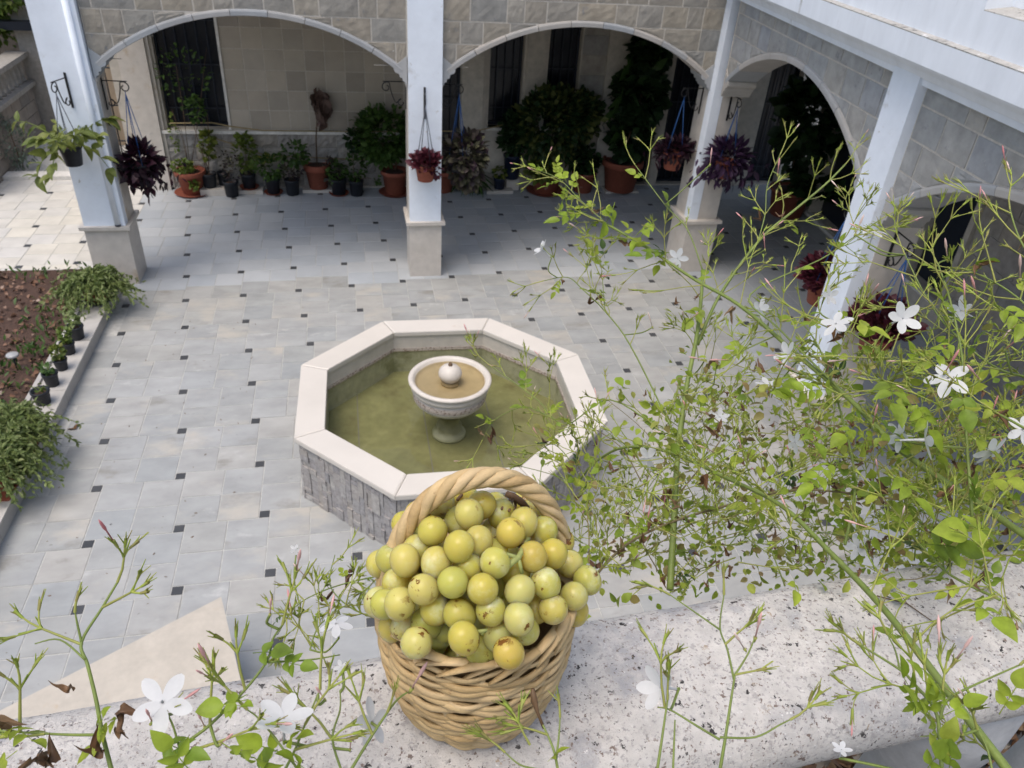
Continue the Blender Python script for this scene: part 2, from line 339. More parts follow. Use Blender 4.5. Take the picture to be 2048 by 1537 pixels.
def blob(c, rad, n, rng=nrg, inner=.35, clumps=0, flat=0):
    d = rng.normal(size=(n, 3)); d /= np.linalg.norm(d, axis=1, keepdims=True)
    if clumps:
        k = rng.normal(size=(clumps, 3)); k /= np.linalg.norm(k, axis=1, keepdims=True)
        j = rng.integers(0, clumps, n); d = k[j]+rng.normal(0, .33, (n, 3)); rr = rng.uniform(inner, 1, n)**.6
        d = d/np.maximum(np.linalg.norm(d, axis=1, keepdims=True), .25)*np.clip(rng.normal(1, .08, (n, 1)), .6, 1.2)
        P = d*rr[:, None]
    else:
        rr = rng.uniform(inner, 1, n)**.5; P = d*rr[:, None]
    return np.asarray(c)+P*np.asarray(rad), d
def bush(parent, name, c, rad, n, size, m, kind='ovate', inner=.35, clumps=0, up=.3, roll=.6, aspect=1.0, sv=.3):
    P, d = blob(c, rad, n, inner=inner, clumps=clumps)
    D = d+np.array([0, 0, up])+nrg.normal(0, .35, (n, 3))
    S = size*nrg.uniform(1-sv, 1+sv, n)
    V, F = leaves(P-D/np.linalg.norm(D, axis=1, keepdims=True)*S[:, None]*.5, D, S, kind, roll, aspect=aspect)
    return bulk(name, m, parent, V, F, kind='stuff')
# ------------------------------------------------------------------ courtyard floor
TA, TB = 0.6543, 0.0868; TH = math.atan2(TB, TA); SP = math.hypot(TA, TB)
fl = MB()
fl.add([(-9, -8, -.004), (14, -8, -.004), (14, 13, -.004), (-9, 13, -.004)], [(0, 1, 2, 3)])
floor = struct(fl.build('courtyard_floor', m_grout)); floor['label'] = 'pale grey stone courtyard paving with small dark inset squares'
def vis(p, marg=60):
    d = Vector(p)-CAM; z = d.dot(_f)
    if z < .1: return None
    x = 1024+FPX*d.dot(_r)/z; y = 768.5-FPX*d.dot(_u)/z
    return z if (-marg < x < 2048+marg and -marg < y < 1537+marg) else None
tiles, insets = [], []
h = TA/2; g = .0035
for i in range(-9, 16):
    for j in range(-6, 17):
        ox = SP*(i*math.cos(TH)-j*math.sin(TH)); oy = SP*(i*math.sin(TH)+j*math.cos(TH))
        if oy < 8.75 or ox > -1.3:
            insets.append((ox, oy))
        for a in (0, 1):
            for b in (0, 1):
                tiles.append((ox-TB/2+h*(a+.5), oy+TB/2+h*(b+.5)))
def tile_mesh(w_, name, m, z=.0):
    b = MB(); e = w_/2-g; k = .002
    b.add([(-e, -e, -.003), (e, -e, -.003), (e, e, -.003), (-e, e, -.003), (-e+k, -e+k, 0), (e-k, -e+k, 0), (e-k, e-k, 0), (-e+k, e-k, 0)],
          [(4, 5, 6, 7), (0, 1, 5, 4), (1, 2, 6, 5), (2, 3, 7, 6), (3, 0, 4, 7)])
    return b, b.mesh(name, m)
tb_, tile_me = tile_mesh(h, 'tile', m_tile); _, tile_mep = tile_mesh(h, 'tile', m_ptile)
ib_, inset_me = tile_mesh(TB, 'inset_tile', m_inset)
def zone(x, y):
    if y > 8.80: return None
    if x < -1.62 and y < 5.42: return None                     # planting bed and its kerb
    if x < -1.35 and y < 5.0: return None
    d = math.hypot(x-2.183, y-1.423)
    if d < 1.15: return None
    if x < -1.75: return 'warm'
    if y > 5.02: return 'porch'
    return 'court'
DR = Vector((math.sin(.107), math.cos(.107), 0)); NR = Vector((-DR.y, DR.x, 0))
def zone2(x, y):
    z = zone(x, y)
    if z == 'court' and Vector((x, y, 0)).dot(NR) < -5.42: return 'porch'
    return z
vt = []
for (x, y) in tiles:
    z = zone2(x, y)
    if z is None: continue
    d = vis((x, y, 0), 30)
    vt.append((d if d else 99+abs(x)+abs(y), x, y, z))
vt.sort()
far = {'court': MB(), 'porch': MB(), 'warm': MB()}
for k, (d, x, y, z) in enumerate(vt):
    zz = nrg.normal(0, .0006); M = Matrix.Translation((x, y, zz))
    if k < 300 and z != 'warm': inst('tile', tile_me if z == 'court' else tile_mep, floor, M)
    else:
        far[z].add([(vx+x, vy+y, vz+zz) for vx, vy, vz in tb_.v], tb_.f)
far['court'].build('tile', m_tile_s, floor, 'stuff'); far['porch'].build('tile', m_ptile_s, floor, 'stuff'); far['warm'].build('tile', m_wtile, floor, 'stuff')
vi = []
for (x, y) in insets:
    z = zone2(x, y)
    if z is None: continue
    d = vis((x, y, 0), 10)
    if d: vi.append((d, x, y))
vi.sort(); farin = MB()
for k, (d, x, y) in enumerate(vi):
    if k < 300: inst('inset_tile', inset_me, floor, Matrix.Translation((x, y, .0003)))
    else: farin.add([(vx+x, vy+y, vz+.0003) for vx, vy, vz in ib_.v], ib_.f)
if farin.v: farin.build('inset_tile', m_inset_s, floor, 'stuff')
# ------------------------------------------------------------------ stone walls with arches
def stone_block(u0, u1, z0, z1, low, O, U, N, n0, proud, rough=.003, nx=6, nz=4):
    """a split-faced block; low(u) trims its underside"""
    O = Vector(O); U = Vector(U); N = Vector(N); us = [u0+(u1-u0)*i/nx for i in range(nx+1)]
    lows = [max(z0, low(u)) for u in us]
    if min(lows) > z1-.025: return None
    lows = [min(l, z1-.004) for l in lows]
    b = MB(); vs = []
    for i, u in enumerate(us):
        for j in range(nz+1):
            z = lows[i]+(z1-lows[i])*j/nz
            e = (i in (0, nx)) or (j in (0, nz))
            n = n0+(proud*.6 if e else proud+rnd.uniform(-rough, rough))
            vs.append(O+U*u+N*n+Vector((0, 0, z)))
    for i, u in enumerate(us):
        for j in (0, nz):
            z = lows[i] if j == 0 else z1
            vs.append(O+U*u+N*(n0-.02)+Vector((0, 0, z)))
    q = nz+1; fs = []
    for i in range(nx):
        for j in range(nz): fs.append((i*q+j, (i+1)*q+j, (i+1)*q+j+1, i*q+j+1))
    base = (nx+1)*q
    for i in range(nx):
        fs.append((base+2*i, base+2*i+2, (i+1)*q, i*q)); fs.append((i*q+nz, (i+1)*q+nz, base+2*i+3, base+2*i+1))
    for i in (0, nx):
        for_pts = [base+2*i]+[i*q+j for j in range(q)]+[base+2*i+1]
        fs.append(tuple(for_pts if i == 0 else for_pts[::-1]))
    b.add(vs, fs); return b
def arch_wall(name, label, O, U, N, u0, u1, ztop, arches, m_st, cz, rows):
    U = Vector(U); N = Vector(N); O = Vector(O)
    t = thing(name, label, 'arcade wall', O+U*((u0+u1)/2))
    A = []
    for (a0, a1, crown) in arches:
        c = (a0+a1)/2; half = (a1-a0)/2; hs = half-.14; sag = .5 if half < 1.7 else .52
        Rr = (hs*hs+sag*sag)/(2*sag); A.append((c, half, hs, Rr, crown))
    def curve(u, off):
        for (c, half, hs, Rr, crown) in A:
            d = abs(u-c)
            if d <= half+.001:
                cc = crown-Rr; q = (Rr+off)**2-d*d
                if d > hs+.06 and off == 0: return 2.43+ (half-d)/.14*.146
                return cc+math.sqrt(max(q, 0))
        return -1
    low_band = lambda u: curve(u, .069)
    # mortar core
    core = MB(); n = int((u1-u0)/.06); T = -.33
    for i in range(n):
        a, b = u0+(u1-u0)*i/n, u0+(u1-u0)*(i+1)/n; m = (a+b)/2
        la, lb = curve(a, .05), curve(b, .05)
        if la < 0 and lb < 0: continue
        la = la if la > 0 else lb; lb = lb if lb > 0 else la
        p = lambda u, nn, z: O+U*u+N*nn+Vector((0, 0, z))
        core.add([p(a, 0, la), p(b, 0, lb), p(b, 0, ztop), p(a, 0, ztop), p(a, T, la), p(b, T, lb), p(b, T, ztop), p(a, T, ztop)],
                 [(0, 1, 2, 3), (5, 4, 7, 6), (4, 5, 1, 0)])
    core.build('mortar', m_mortar, t)
    # stones
    for r, (z0, z1) in enumerate(rows):
        for (c, half, hs, Rr, crown) in A:
            u = c-half-rnd.uniform(0, .12) if r % 2 else c-half
            while u < c+half-.02:
                wd = rnd.choice((.2, .26, .31, .36, .42, .46)); e = min(u+wd, c+half)
                if c+half-e < .12: e = c+half
                uu = max(u, c-half)
                if e-uu > .05:
                    b = stone_block(uu+.008, e-.008, z0+.008, z1-.008, lambda q: low_band(q)+.004, O, U, N, 0.0, .008+rnd.uniform(-.003, .003))
                    if b:
                        ob = b.build('stone', m_st, t)
                u = e
    # arch band in pieces
    for (c, half, hs, Rr, crown) in A:
        th = math.asin(hs/Rr)+.03; k = 9; cc = crown-Rr
        for i in range(k):
            b = MB(); m = 5; a0, a1 = -th+2*th*i/k+.0012, -th+2*th*(i+1)/k-.0012
            prof = [(0, .012), (.005, .022), (.045, .025), (.063, .02), (.067, .0)]   # (radial, proud)
            vs = []; fs = []
            for s_ in range(m+1):
                a = a0+(a1-a0)*s_/m; d = Vector((0, 0, math.cos(a)))+U*math.sin(a)
                base = O+U*c+Vector((0, 0, cc))
                for (rr, pp) in [(0, -.335)]+prof: vs.append(base+d*(Rr+rr)+N*pp)
            q = len(prof)+1
            for s_ in range(m):
                for j in range(q-1): fs.append((s_*q+j, s_*q+j+1, (s_+1)*q+j+1, (s_+1)*q+j))
            fs.append(tuple(range(q))[::-1]); fs.append(tuple(m*q+j for j in range(q)))
            b.add(vs, fs); b.build('voussoir', m_band, t, fixn=True)
        for s_ in (-1, 1):
            P = [(half-.002, 2.41), (half-.02, 2.41), (half-.028, 2.44), (half-.05, 2.445), (half-.056, 2.48), (half-.085, 2.487), (half-.092, 2.525), (half-.135, 2.54), (half-.15, 2.565), (half-.15, 2.60), (half-.07, 2.665), (half-.002, 2.72)]
            b = MB(); pl = [(c+s_*u, z) for u, z in P]
            b.prism(pl, O, U, N, -.335, .022); b.build('corbel', m_band, t, fixn=True)
    return t
ROWS = [(2.142+.2385*k, 2.142+.2385*(k+1)) for k in range(1, 6)]+[(3.5735, 3.62)]
aw1 = arch_wall('arcade_wall', 'stone faced arcade wall with two wide arches across the back of the courtyard', (0, 5.14, 0), (1, 0, 0), (0, -1, 0), -1.21, 5.86, 3.62,
                [(-1.21, 2.118, 3.075), (2.52, 5.86, 3.08)], m_stone, 0, ROWS)
OR = NR*(-5.36)
aw2 = arch_wall('arcade_wall', 'bluish stone arcade wall with arches along the right side under the white cornice', OR, DR, NR, -1.9, 5.50, 3.46,
                [(1.80, 5.46, 3.135), (-1.87, 1.43, 3.12)], m_stone_r, 0, [(a, min(b, 3.46)) for a, b in ROWS[:5]])
# ------------------------------------------------------------------ columns
def column(label, O, U, N, w_, dep, jl=True, jr=True, plinth=True, sw=None, nf=.08):
    """white painted front, marble jamb behind it, marble plinth with a cap; u=0 at its left edge, n=0 on the wall face"""
    O = Vector(O); t = thing('column', label, 'column', O+Vector(U)*(w_/2), 'columns of the arcade')
    b = MB(); e = .006
    b.frame_box(O, U, N, -.004, w_+.004, -dep, nf+.008, 0, .722); b.build('plinth', m_marble, t, fixn=True)
    b = MB()
    b.frame_box(O, U, N, -.045, w_+.045, -dep-.04, nf+.05, .724, .765); b.build('plinth_cap', m_marble, t, fixn=True)
    b = MB(); b.frame_box(O, U, N, .006, w_-.006, -.04, nf, .7652, 3.62)
    sh = b.build('shaft', m_white, t, fixn=True)
    b = MB(); b.frame_box(O, U, N, -.002, w_+.002, -dep+.02, -.0405, .7652, 2.36); b.build('jamb', m_marble, t, fixn=True)
    b = MB()
    for (z0, z1, o) in ((2.36, 2.385, .012), (2.3852, 2.41, .022), (2.4102, 2.43, .012)):
        b.frame_box(O, U, N, -.002-o, w_+.002+o, -dep+.02, -.045, z0, z1)
    b.build('impost', m_marble, t, fixn=True)
    b = MB(); b.frame_box(O, U, N, .0, w_, -dep+.05, -.0405, 2.4302, 3.62); b.build('core', m_plaster, t, fixn=True)
    return t
c_mid = column('white centre column between the two back arches with stained marble plinth', (2.12, 5.14, 0), (1, 0, 0), (0, -1, 0), .40, .38)
c_left = column('leftmost white column with a downpipe down its side, beside the planting bed', (-1.68, 5.14, 0), (1, 0, 0), (0, -1, 0), .465, .38)
b = MB(); b.tube([(-1.30, 5.045, .79), (-1.30, 5.045, 3.6)], .033, 12); b.build('downpipe', m_white, c_left)
b = MB(); b.lathe((-1.30, 5.045, .768), [(.03, 0), (.035, .022)], 12); b.build('pipe_mouth', m_dark, c_left)  # dark solid paints the shade inside the open pipe end
c_r = column('right white column in front of the two right hand arches', OR+DR*1.43, DR, NR, .375, .38)
# corner column
ct = thing('column', 'corner column where the back and right arcades meet, half hidden by jasmine', 'column', (6.0, 5.2, 0), 'columns of the arcade')
b = MB(); b.box(5.845, 6.28, 4.96, 5.48, 0, .722); b.build('plinth', m_marble, ct)
b = MB(); b.box(5.80, 6.32, 4.915, 5.52, .724, .765); b.build('plinth_cap', m_marble, ct)
b = MB(); b.box(5.86, 5.985, 4.99, 5.15, .7652, 3.62); b.build('shaft', m_white, ct)
b = MB(); b.box(5.862, 5.98, 5.1505, 5.46, .7652, 2.43); b.box(5.9855, 6.26, 4.995, 5.46, .7652, 2.43); b.build('jamb', m_marble, ct)
b = MB()
for z0, z1, o in ((2.36, 2.385, .012), (2.3852, 2.41, .022), (2.4102, 2.428, .012)): b.box(5.99, 6.26+o, 4.995-o, 5.4, z0, z1)
b.build('impost', m_marble, ct)
b = MB(); b.box(5.866, 6.24, 5.152, 5.45, 2.4302, 3.60); b.build('core', m_plaster, ct)
# ------------------------------------------------------------------ cornice and white upper wall on the right
ut = thing('parapet', 'white painted cornice and parapet with black mildew stains along its ledge, top right', 'parapet', OR+DR*1.0+Vector((0, 0, 3.47)))
b = MB(); b.sweep([(-.33, 3.466), (.05, 3.466), (.055, 3.515), (-.33, 3.515)], OR, DR, NR, -3.5, 5.52); b.build('fillet', m_whited, ut, fixn=True)
b = MB(); b.sweep([(-.33, 3.5155), (.075, 3.5155), (.085, 3.53), (.10, 3.56), (.13, 3.60), (.165, 3.622), (-.33, 3.622)], OR, DR, NR, -3.5, 5.6); b.build('cove', m_whited, ut, fixn=True)
b = MB(); b.sweep([(-.33, 3.6225), (.235, 3.6225), (.25, 3.64), (.255, 3.80), (-.33, 3.80)], OR, DR, NR, -3.5, 5.7); b.build('corona', m_whited, ut, fixn=True)
b = MB(); b.sweep([(.16, 3.8005), (.252, 3.8005), (.255, 3.808), (.205, 3.818), (.16, 3.822)], OR, DR, NR, -3.5, 5.7); b.build('ledge', m_ledge, ut, fixn=True)
b = MB(); b.frame_box(OR, DR, NR, .84, 5.65, -.33, .198, 3.8006, 5.3); b.frame_box(OR, DR, NR, -3.5, .84, -.33, .198, 3.8006, 4.03)
b.frame_box(OR, DR, NR, -3.5, .84, -.33, .02, 4.0305, 5.3); b.build('wall', m_whited, ut, fixn=True)
b = MB(); b.sweep([(.021, 4.0306), (.198, 4.0306), (.197, 4.036), (.021, 4.06)], OR, DR, NR, -3.5, .8395); b.build('recess_sill', m_ledge, ut, fixn=True)
# roof over the arcades (closes the porches)
b = MB(); b.box(-1.72, 5.9, 5.17, 9.0, 3.625, 3.80)
b.frame_box((0, 0, 0), DR, NR, -3.5, 6.0, -9.3, -5.40, 3.625, 3.80)
b.box(5.9, 9.6, 5.17, 9.0, 3.803, 3.95)
struct(b.build('porch_ceiling', m_plaster, fixn=True))
# ------------------------------------------------------------------ house walls behind the arcades
def wall_with_openings(t, O, U, N, u0, u1, ztop, ops, m, depth=.3, name='wall'):
    b = MB(); cuts = sorted(ops); u = u0
    for (a, c, z0, z1) in cuts:
        if a > u: b.frame_box(O, U, N, u, a, -depth, 0, 0, ztop)
        if z0 > .01: b.frame_box(O, U, N, a, c, -depth, 0, 0, z0)
        if z1 < ztop: b.frame_box(O, U, N, a, c, -depth, 0, z1, ztop)
        u = c
    if u < u1: b.frame_box(O, U, N, u, u1, -depth, 0, 0, ztop)
    return b.build(name, m, t, fixn=True)
YH = 8.42; HO = (0, YH, 0); HU = (1, 0, 0); HN = (0, -1, 0)
ht = thing('house_wall', 'house wall at the back of the porch with tiled panel, rough dado and dark windows', 'house wall', (2, YH, 0))
ops = [(-1.27, -.38, .93, 2.75), (2.62, 3.21, .02, 2.8), (3.66, 4.2, 1.0, 2.75), (4.57, 5.12, 1.0, 2.8), (5.93, 6.56, .02, 2.8), (6.70, 7.62, .02, 2.8), (8.45, 9.1, .02, 2.8)]
wall_with_openings(ht, HO, HU, HN, -1.9, 9.6, 3.62, ops, m_plaster)
for (a, c, z0, z1) in ops:
    isd = z0 < .1
    fr = MB(); O = Vector(HO)
    fr.frame_box(O, HU, HN, a, a+.035, -.22, -.15, z0, z1); fr.frame_box(O, HU, HN, c-.035, c, -.22, -.15, z0, z1)
    fr.frame_box(O, HU, HN, a+.035, c-.035, -.22, -.15, z1-.05, z1); fr.frame_box(O, HU, HN, a+.035, c-.035, -.22, -.15, z0, z0+.05)
    fo = fr.build('door' if isd else 'window', m_dark, ht, fixn=True)
    pb = MB(); pb.frame_box(O, HU, HN, a+.0355, c-.0355, -.215, -.19, z0+.0505, z1-.0505); pb.build('pane', m_pane, fo, fixn=True)
    bb = MB(); nb = max(2, int((c-a)/.13))
    for i in range(1, nb):
        u = a+(c-a)*i/nb; bb.frame_box(O, HU, HN, u-.008, u+.008, -.145, -.130, z0+.02, z1)
    for z in (z0+.28, (z0+z1)/2, z1-.3): bb.frame_box(O, HU, HN, a, c, -.1295, -.120, z-.008, z+.008)
    bb.build('grille', m_dark, fo, fixn=True)
# pilasters (marble) beside the openings
for (a, c, n, z0) in ((-1.75, -1.36, .10, 0), (3.215, 3.56, .06, 0), (4.24, 4.54, .03, 0), (5.55, 5.90, .05, 0), (6.57, 6.69, .04, 0), (7.66, 8.42, .05, 0)):
    b = MB(); b.frame_box(HO, HU, HN, a, c, .0, n, z0, 3.6); b.frame_box(HO, HU, HN, c+.0005, c+.05, .0, n*.5, z0, 3.6); b.build('pilaster', m_marble if a < 0 else m_plaster, ht, fixn=True)
# tile panel
tm = MB(); e = .1398; tm.add([(-e, 0, -e), (e, 0, -e), (e, 0, e), (-e, 0, e), (-e+.002, -.0025, -e+.002), (e-.002, -.0025, -e+.002), (e-.002, -.0025, e-.002), (-e+.002, -.0025, e-.002)],
    [(4, 5, 6, 7), (0, 1, 5, 4), (1, 2, 6, 5), (2, 3, 7, 6), (3, 0, 4, 7)])
tme = tm.mesh('wall_tile', m_wtilew)
b = MB(); b.frame_box(HO, HU, HN, -.34, 2.60, .0, .012, .925, 3.6); b.build('panel_backing', mat('tile_joint', [(.47, .43, .37), (.53, .485, .42)], 8, .9, .001, 50), ht, fixn=True)
b = MB(); b.frame_box(HO, HU, HN, -.378, -.341, .0, .03, .925, 2.75); b.build('window_trim', m_sill, ht, fixn=True)
for i in range(10):
    for j in range(8):
        inst('wall_tile', tme, ht, Matrix.Translation((-.19+.293*i, YH-.0122, 1.075+.293*j)))
b = MB(); b.frame_box(HO, HU, HN, -1.355, 2.62, .0, .075, .875, .92); b.build('dado_ledge', m_sill, ht, fixn=True)
b = MB(); b.frame_box(HO, HU, HN, -1.355, 2.62, .0, .004, 0, .874); b.build('dado_mortar', m_mortar, ht, fixn=True)
for r in range(4):
    u = -1.355-.1*(r % 2)
    while u < 2.6:
        wd = rnd.choice((.26, .32, .38, .44)); a = max(u, -1.35); e2 = min(u+wd, 2.62)
        if e2-a > .06:
            bb = stone_block(a+.006, e2-.006, .03+.21*r+.005, .03+.21*(r+1)-.005, lambda q: 0, HO, HU, HN, .004, .03, .014)
            bb.build('stone', m_dado, ht)
        u += wd
b = MB(); b.frame_box(HO, HU, HN, -1.355, 2.62, .0045, .05, 0, .028); b.build('skirting', m_marble, ht, fixn=True)
for (a, c) in ((3.66, 4.2), (4.57, 5.12)):
    b = MB(); b.frame_box(HO, HU, HN, a-.03, c+.03, -.12, .05, .955, 1.0); b.build('window_sill', m_sill, ht, fixn=True)
for r in range(9):                       # shallow stone courses between the dark doors
    b = MB(); b.frame_box(HO, HU, HN, 5.14, 5.545, .0, .012, .05+.30*r, .05+.30*r+.293); b.build('stone', m_dado, ht, fixn=True)
# right house wall
rt = thing('house_wall', 'shaded house wall of the right porch with a tall dark doorway and stone courses', 'house wall', NR*(-8.1)+DR*3)
RO = NR*(-8.1)
rops = [(3.95, 4.85, .42, 2.7), (5.5, 7.7, .12, 2.9), (1.4, 2.2, .6, 2.6)]  # second doorway widened so its dark panel darkens the view through the arch
wall_with_openings(rt, RO, DR, NR, -3.0, 8.3, 3.62, rops, m_plaster)
for (a, c, z0, z1) in rops:
    pb = MB(); pb.frame_box(RO, DR, NR, a, c, -.2, -.17, z0, z1); fo = pb.build('door', m_dark, rt, fixn=True)  # near-black sheet filling the opening, painted as the dark interior
    b = MB(); b.frame_box(RO, DR, NR, a-.06, c+.06, -.15, .07, z0-.05, z0-.001); b.build('door_sill', m_sill, fo, fixn=True)
    b = MB(); b.frame_box(RO, DR, NR, a-.09, a-.001, -.1, .05, z0, z1); b.frame_box(RO, DR, NR, c+.001, c+.09, -.1, .05, z0, z1); b.build('jamb', m_plaster, fo, fixn=True)
for r in range(11):
    u = -2.9-.15*(r % 2)
    while u < 3.84:
        wd = rnd.choice((.4, .5, .6)); a = max(u, -2.9); e2 = min(u+wd, 3.85)
        if e2-a > .08 and not (1.3 < (a+e2)/2 < 2.3 and r > 1):
            bb = stone_block(a+.005, e2-.005, .02+.29*r+.005, .02+.29*(r+1)-.005, lambda q: 0, RO, DR, NR, .0, .02, .005, 3, 2)
            bb.build('stone', m_dado, rt)
        u += wd
# ------------------------------------------------------------------ fountain
FC = Vector((2.183, 1.423, 0)); A0 = R_(111.4)
ft = thing('fountain', 'octagonal stone fountain with pale marble rim and a pedestal bowl standing in green water', 'fountain', FC)
def octp(r, k): a = A0-R_(45)*k; return FC+Vector((r*math.cos(a), r*math.sin(a), 0))
ZR = .65
for k in range(8):
    b = MB(); o0, o1, i0, i1 = octp(1.425, k), octp(1.425, k+1), octp(1.165, k), octp(1.165, k+1)
    gp = .0025; tdir = (o1-o0).normalized()
    P = [o0+tdir*gp, o1-tdir*gp, i1-tdir*gp, i0+tdir*gp]; Z = Vector((0, 0, 1)); ctr = sum(P, Vector())/4
    ins = [p+(ctr-p)*.03 for p in P]
    vs = [p+Z*(ZR-.045) for p in P]+[p+Z*(ZR-.008) for p in P]+[p+Z*ZR for p in ins]
    fs = [(0, 1, 2, 3), (8, 11, 10, 9)]
    for l in (0, 4):
        for q in range(4): r2 = (q+1) % 4; fs.append((l+q, l+4+q, l+4+r2, l+r2))
    b.add(vs, fs); b.build('rim_slab', m_rim, ft, fixn=True)
    # inner panels: dry band, mosaic trim, wet panel
    i0, i1 = octp(1.185, k), octp(1.185, k+1); U = (i1-i0).normalized(); L_ = (i1-i0).length; Nn = Vector((-U.y, U.x, 0))
    if Nn.dot(FC-i0) < 0: Nn = -Nn
    b = MB(); b.frame_box(i0, U, Nn, .0, L_, -.03, 0.0, .452, ZR-.0455); b.build('inner_panel', m_marble, ft, fixn=True)
    b = MB(); b.frame_box(i0, U, Nn, .0, L_, -.03, .004, .412, .4515); b.build('mosaic_trim', m_trim, ft, fixn=True)
    b = MB(); b.frame_box(i0, U, Nn, .0, L_, -.03, 0.0, .1, .4115); b.build('wet_panel', m_wallw, ft, fixn=True)
    # outer wall of stacked slivers of stone
    o0, o1 = octp(1.385, k), octp(1.385, k+1); U = (o1-o0).normalized(); L_ = (o1-o0).length; Nn = Vector((-U.y, U.x, 0))
    if Nn.dot(FC-o0) > 0: Nn = -Nn
    b = MB(); b.frame_box(o0, U, Nn, 0, L_, -.10, 0, 0, ZR-.0455); b.build('wall_core', m_fcore, ft, fixn=True)
    sb = MB()
    if k in (2, 3, 4, 5, 6, 7):
        u = 0.0
        while u < L_-.01:
            wd = rnd.uniform(.03, .085); e = min(u+wd, L_); z = 0.0
            while z < .60:
                hh = rnd.choice((.04, .06, .08, .11, .15, .2)); z1 = min(z+hh, .603)
                if z1-z > .02:
                    p = rnd.uniform(.004, .02); q = rnd.uniform(-.004, .004)
                    sb.frame_box(o0, U, Nn, u+.0015, e-.0015, .0, p, z+.002+max(q, 0), z1-.002)
                z = z1
            u = e
        sb.build('stone_sliver', m_fstone, ft, 'stuff', fixn=True)
b = MB(); b.add([octp(1.2, k)+Vector((0, 0, .17)) for k in range(8)], [tuple(range(8))[::-1]]); b.build('pool_floor', m_algae, ft, fixn=True)
for i in (-1, 0, 1):                         # joints of the pool floor slabs
    b = MB(); b.box(FC.x+i*.62-.2-.004, FC.x+i*.62-.2+.004, FC.y-1.0, FC.y+1.0, .1705, .173); b.build('floor_joint', m_fcore, ft)
def watermat(name, tint, surf):
    m = bpy.data.materials.new(name); m.use_nodes = True; nt = m.node_tree; N = nt.nodes; L = nt.links; N.clear()
    out = N.new('ShaderNodeOutputMaterial'); tr = N.new('ShaderNodeBsdfTransparent'); tr.inputs[0].default_value = (*tint, 1)
    gl = N.new('ShaderNodeBsdfGlossy'); gl.inputs['Roughness'].default_value = .03
    df = N.new('ShaderNodeBsdfDiffuse'); df.inputs[0].default_value = (*surf, 1)
    fr = N.new('ShaderNodeFresnel'); fr.inputs['IOR'].default_value = 1.33
    bn = N.new('ShaderNodeBump'); bn.inputs['Distance'].default_value = .002; nz = N.new('ShaderNodeTexNoise'); nz.inputs['Scale'].default_value = 9
    geo = N.new('ShaderNodeNewGeometry'); L.new(geo.outputs['Position'], nz.inputs['Vector']); L.new(nz.outputs['Fac'], bn.inputs['Height'])
    L.new(bn.outputs[0], gl.inputs['Normal']); L.new(bn.outputs[0], fr.inputs['Normal'])
    m0 = N.new('ShaderNodeMixShader'); m0.inputs[0].default_value = .06; L.new(tr.outputs[0], m0.inputs[1]); L.new(df.outputs[0], m0.inputs[2])
    ms = N.new('ShaderNodeMixShader'); L.new(fr.outputs[0], ms.inputs[0]); L.new(m0.outputs[0], ms.inputs[1]); L.new(gl.outputs[0], ms.inputs[2])
    L.new(ms.outputs[0], out.inputs['Surface']); return m
m_water = watermat('pool_water', (.92, .92, .84), (.22, .22, .13))
b = MB(); b.add([octp(1.182, k)+Vector((0, 0, .418)) for k in range(8)], [tuple(range(8))[::-1]])
wt = b.build('pool_water', m_water); struct(wt)
b = MB(); b.lathe(FC+Vector((0, 0, .172)), [(.15, 0), (.155, .03), (.14, .05), (.12, .06), (.11, .09), (.12, .11), (.10, .13), (.09, .18), (.09, .24)], 40); b.build('pedestal', m_wallw, ft)
b = MB(); b.lathe(FC+Vector((0, 0, .4125)), [(.09, 0), (.105, .03), (.12, .06), (.09, .08)], 40); b.build('pedestal_neck', m_marble, ft)
b = MB(); b.lathe(FC+Vector((0, 0, .49)), [(.10, .0), (.20, .02), (.275, .06), (.31, .10), (.325, .125), (.325, .195), (.315, .205), (.335, .215), (.345, .225), (.345, .25), (.338, .268), (.345, .275), (.365, .29), (.368, .305), (.358, .316), (.335, .318), (.318, .308), (.305, .27), (.28, .25), (.0, .245)], 56, cap=False); bw = b.build('bowl', m_marble, ft, fixn=True)
b = MB(); b.lathe(FC+Vector((0, 0, .62)), [(.3262, .0), (.3285, .004), (.3285, .056), (.3262, .06)], 56, cap=False); b.build('carved_band', m_trim, bw)
b = MB(); b.lathe(FC+Vector((0, 0, .7352)), [(.0, .0012), (.28, .0012), (.281, 0)], 40, cap=False); b.build('bowl_bed', m_bowlw, bw, fixn=True)
m_water2 = watermat('bowl_water', (.85, .78, .60), (.30, .25, .14))
b = MB(); b.lathe(FC+Vector((0, 0, .778)), [(.308, .0), (.0, .0)], 40, cap=False); b.build('bowl_water', m_water2, bw)
b = MB(); b.lathe(FC+Vector((0, 0, .745)), [(.075, 0), (.08, .02), (.062, .03), (.06, .04), (.085, .055), (.101, .085), (.104, .11), (.095, .14), (.07, .168), (.035, .184), (.02, .186)], 32); fb = b.build('ball_finial', m_marble, ft)
b = MB(); b.lathe(FC+Vector((0, 0, .929)), [(.019, 0), (.02, .012), (.013, .03), (.008, .031)], 10); b.build('nozzle', m_stemb, fb)
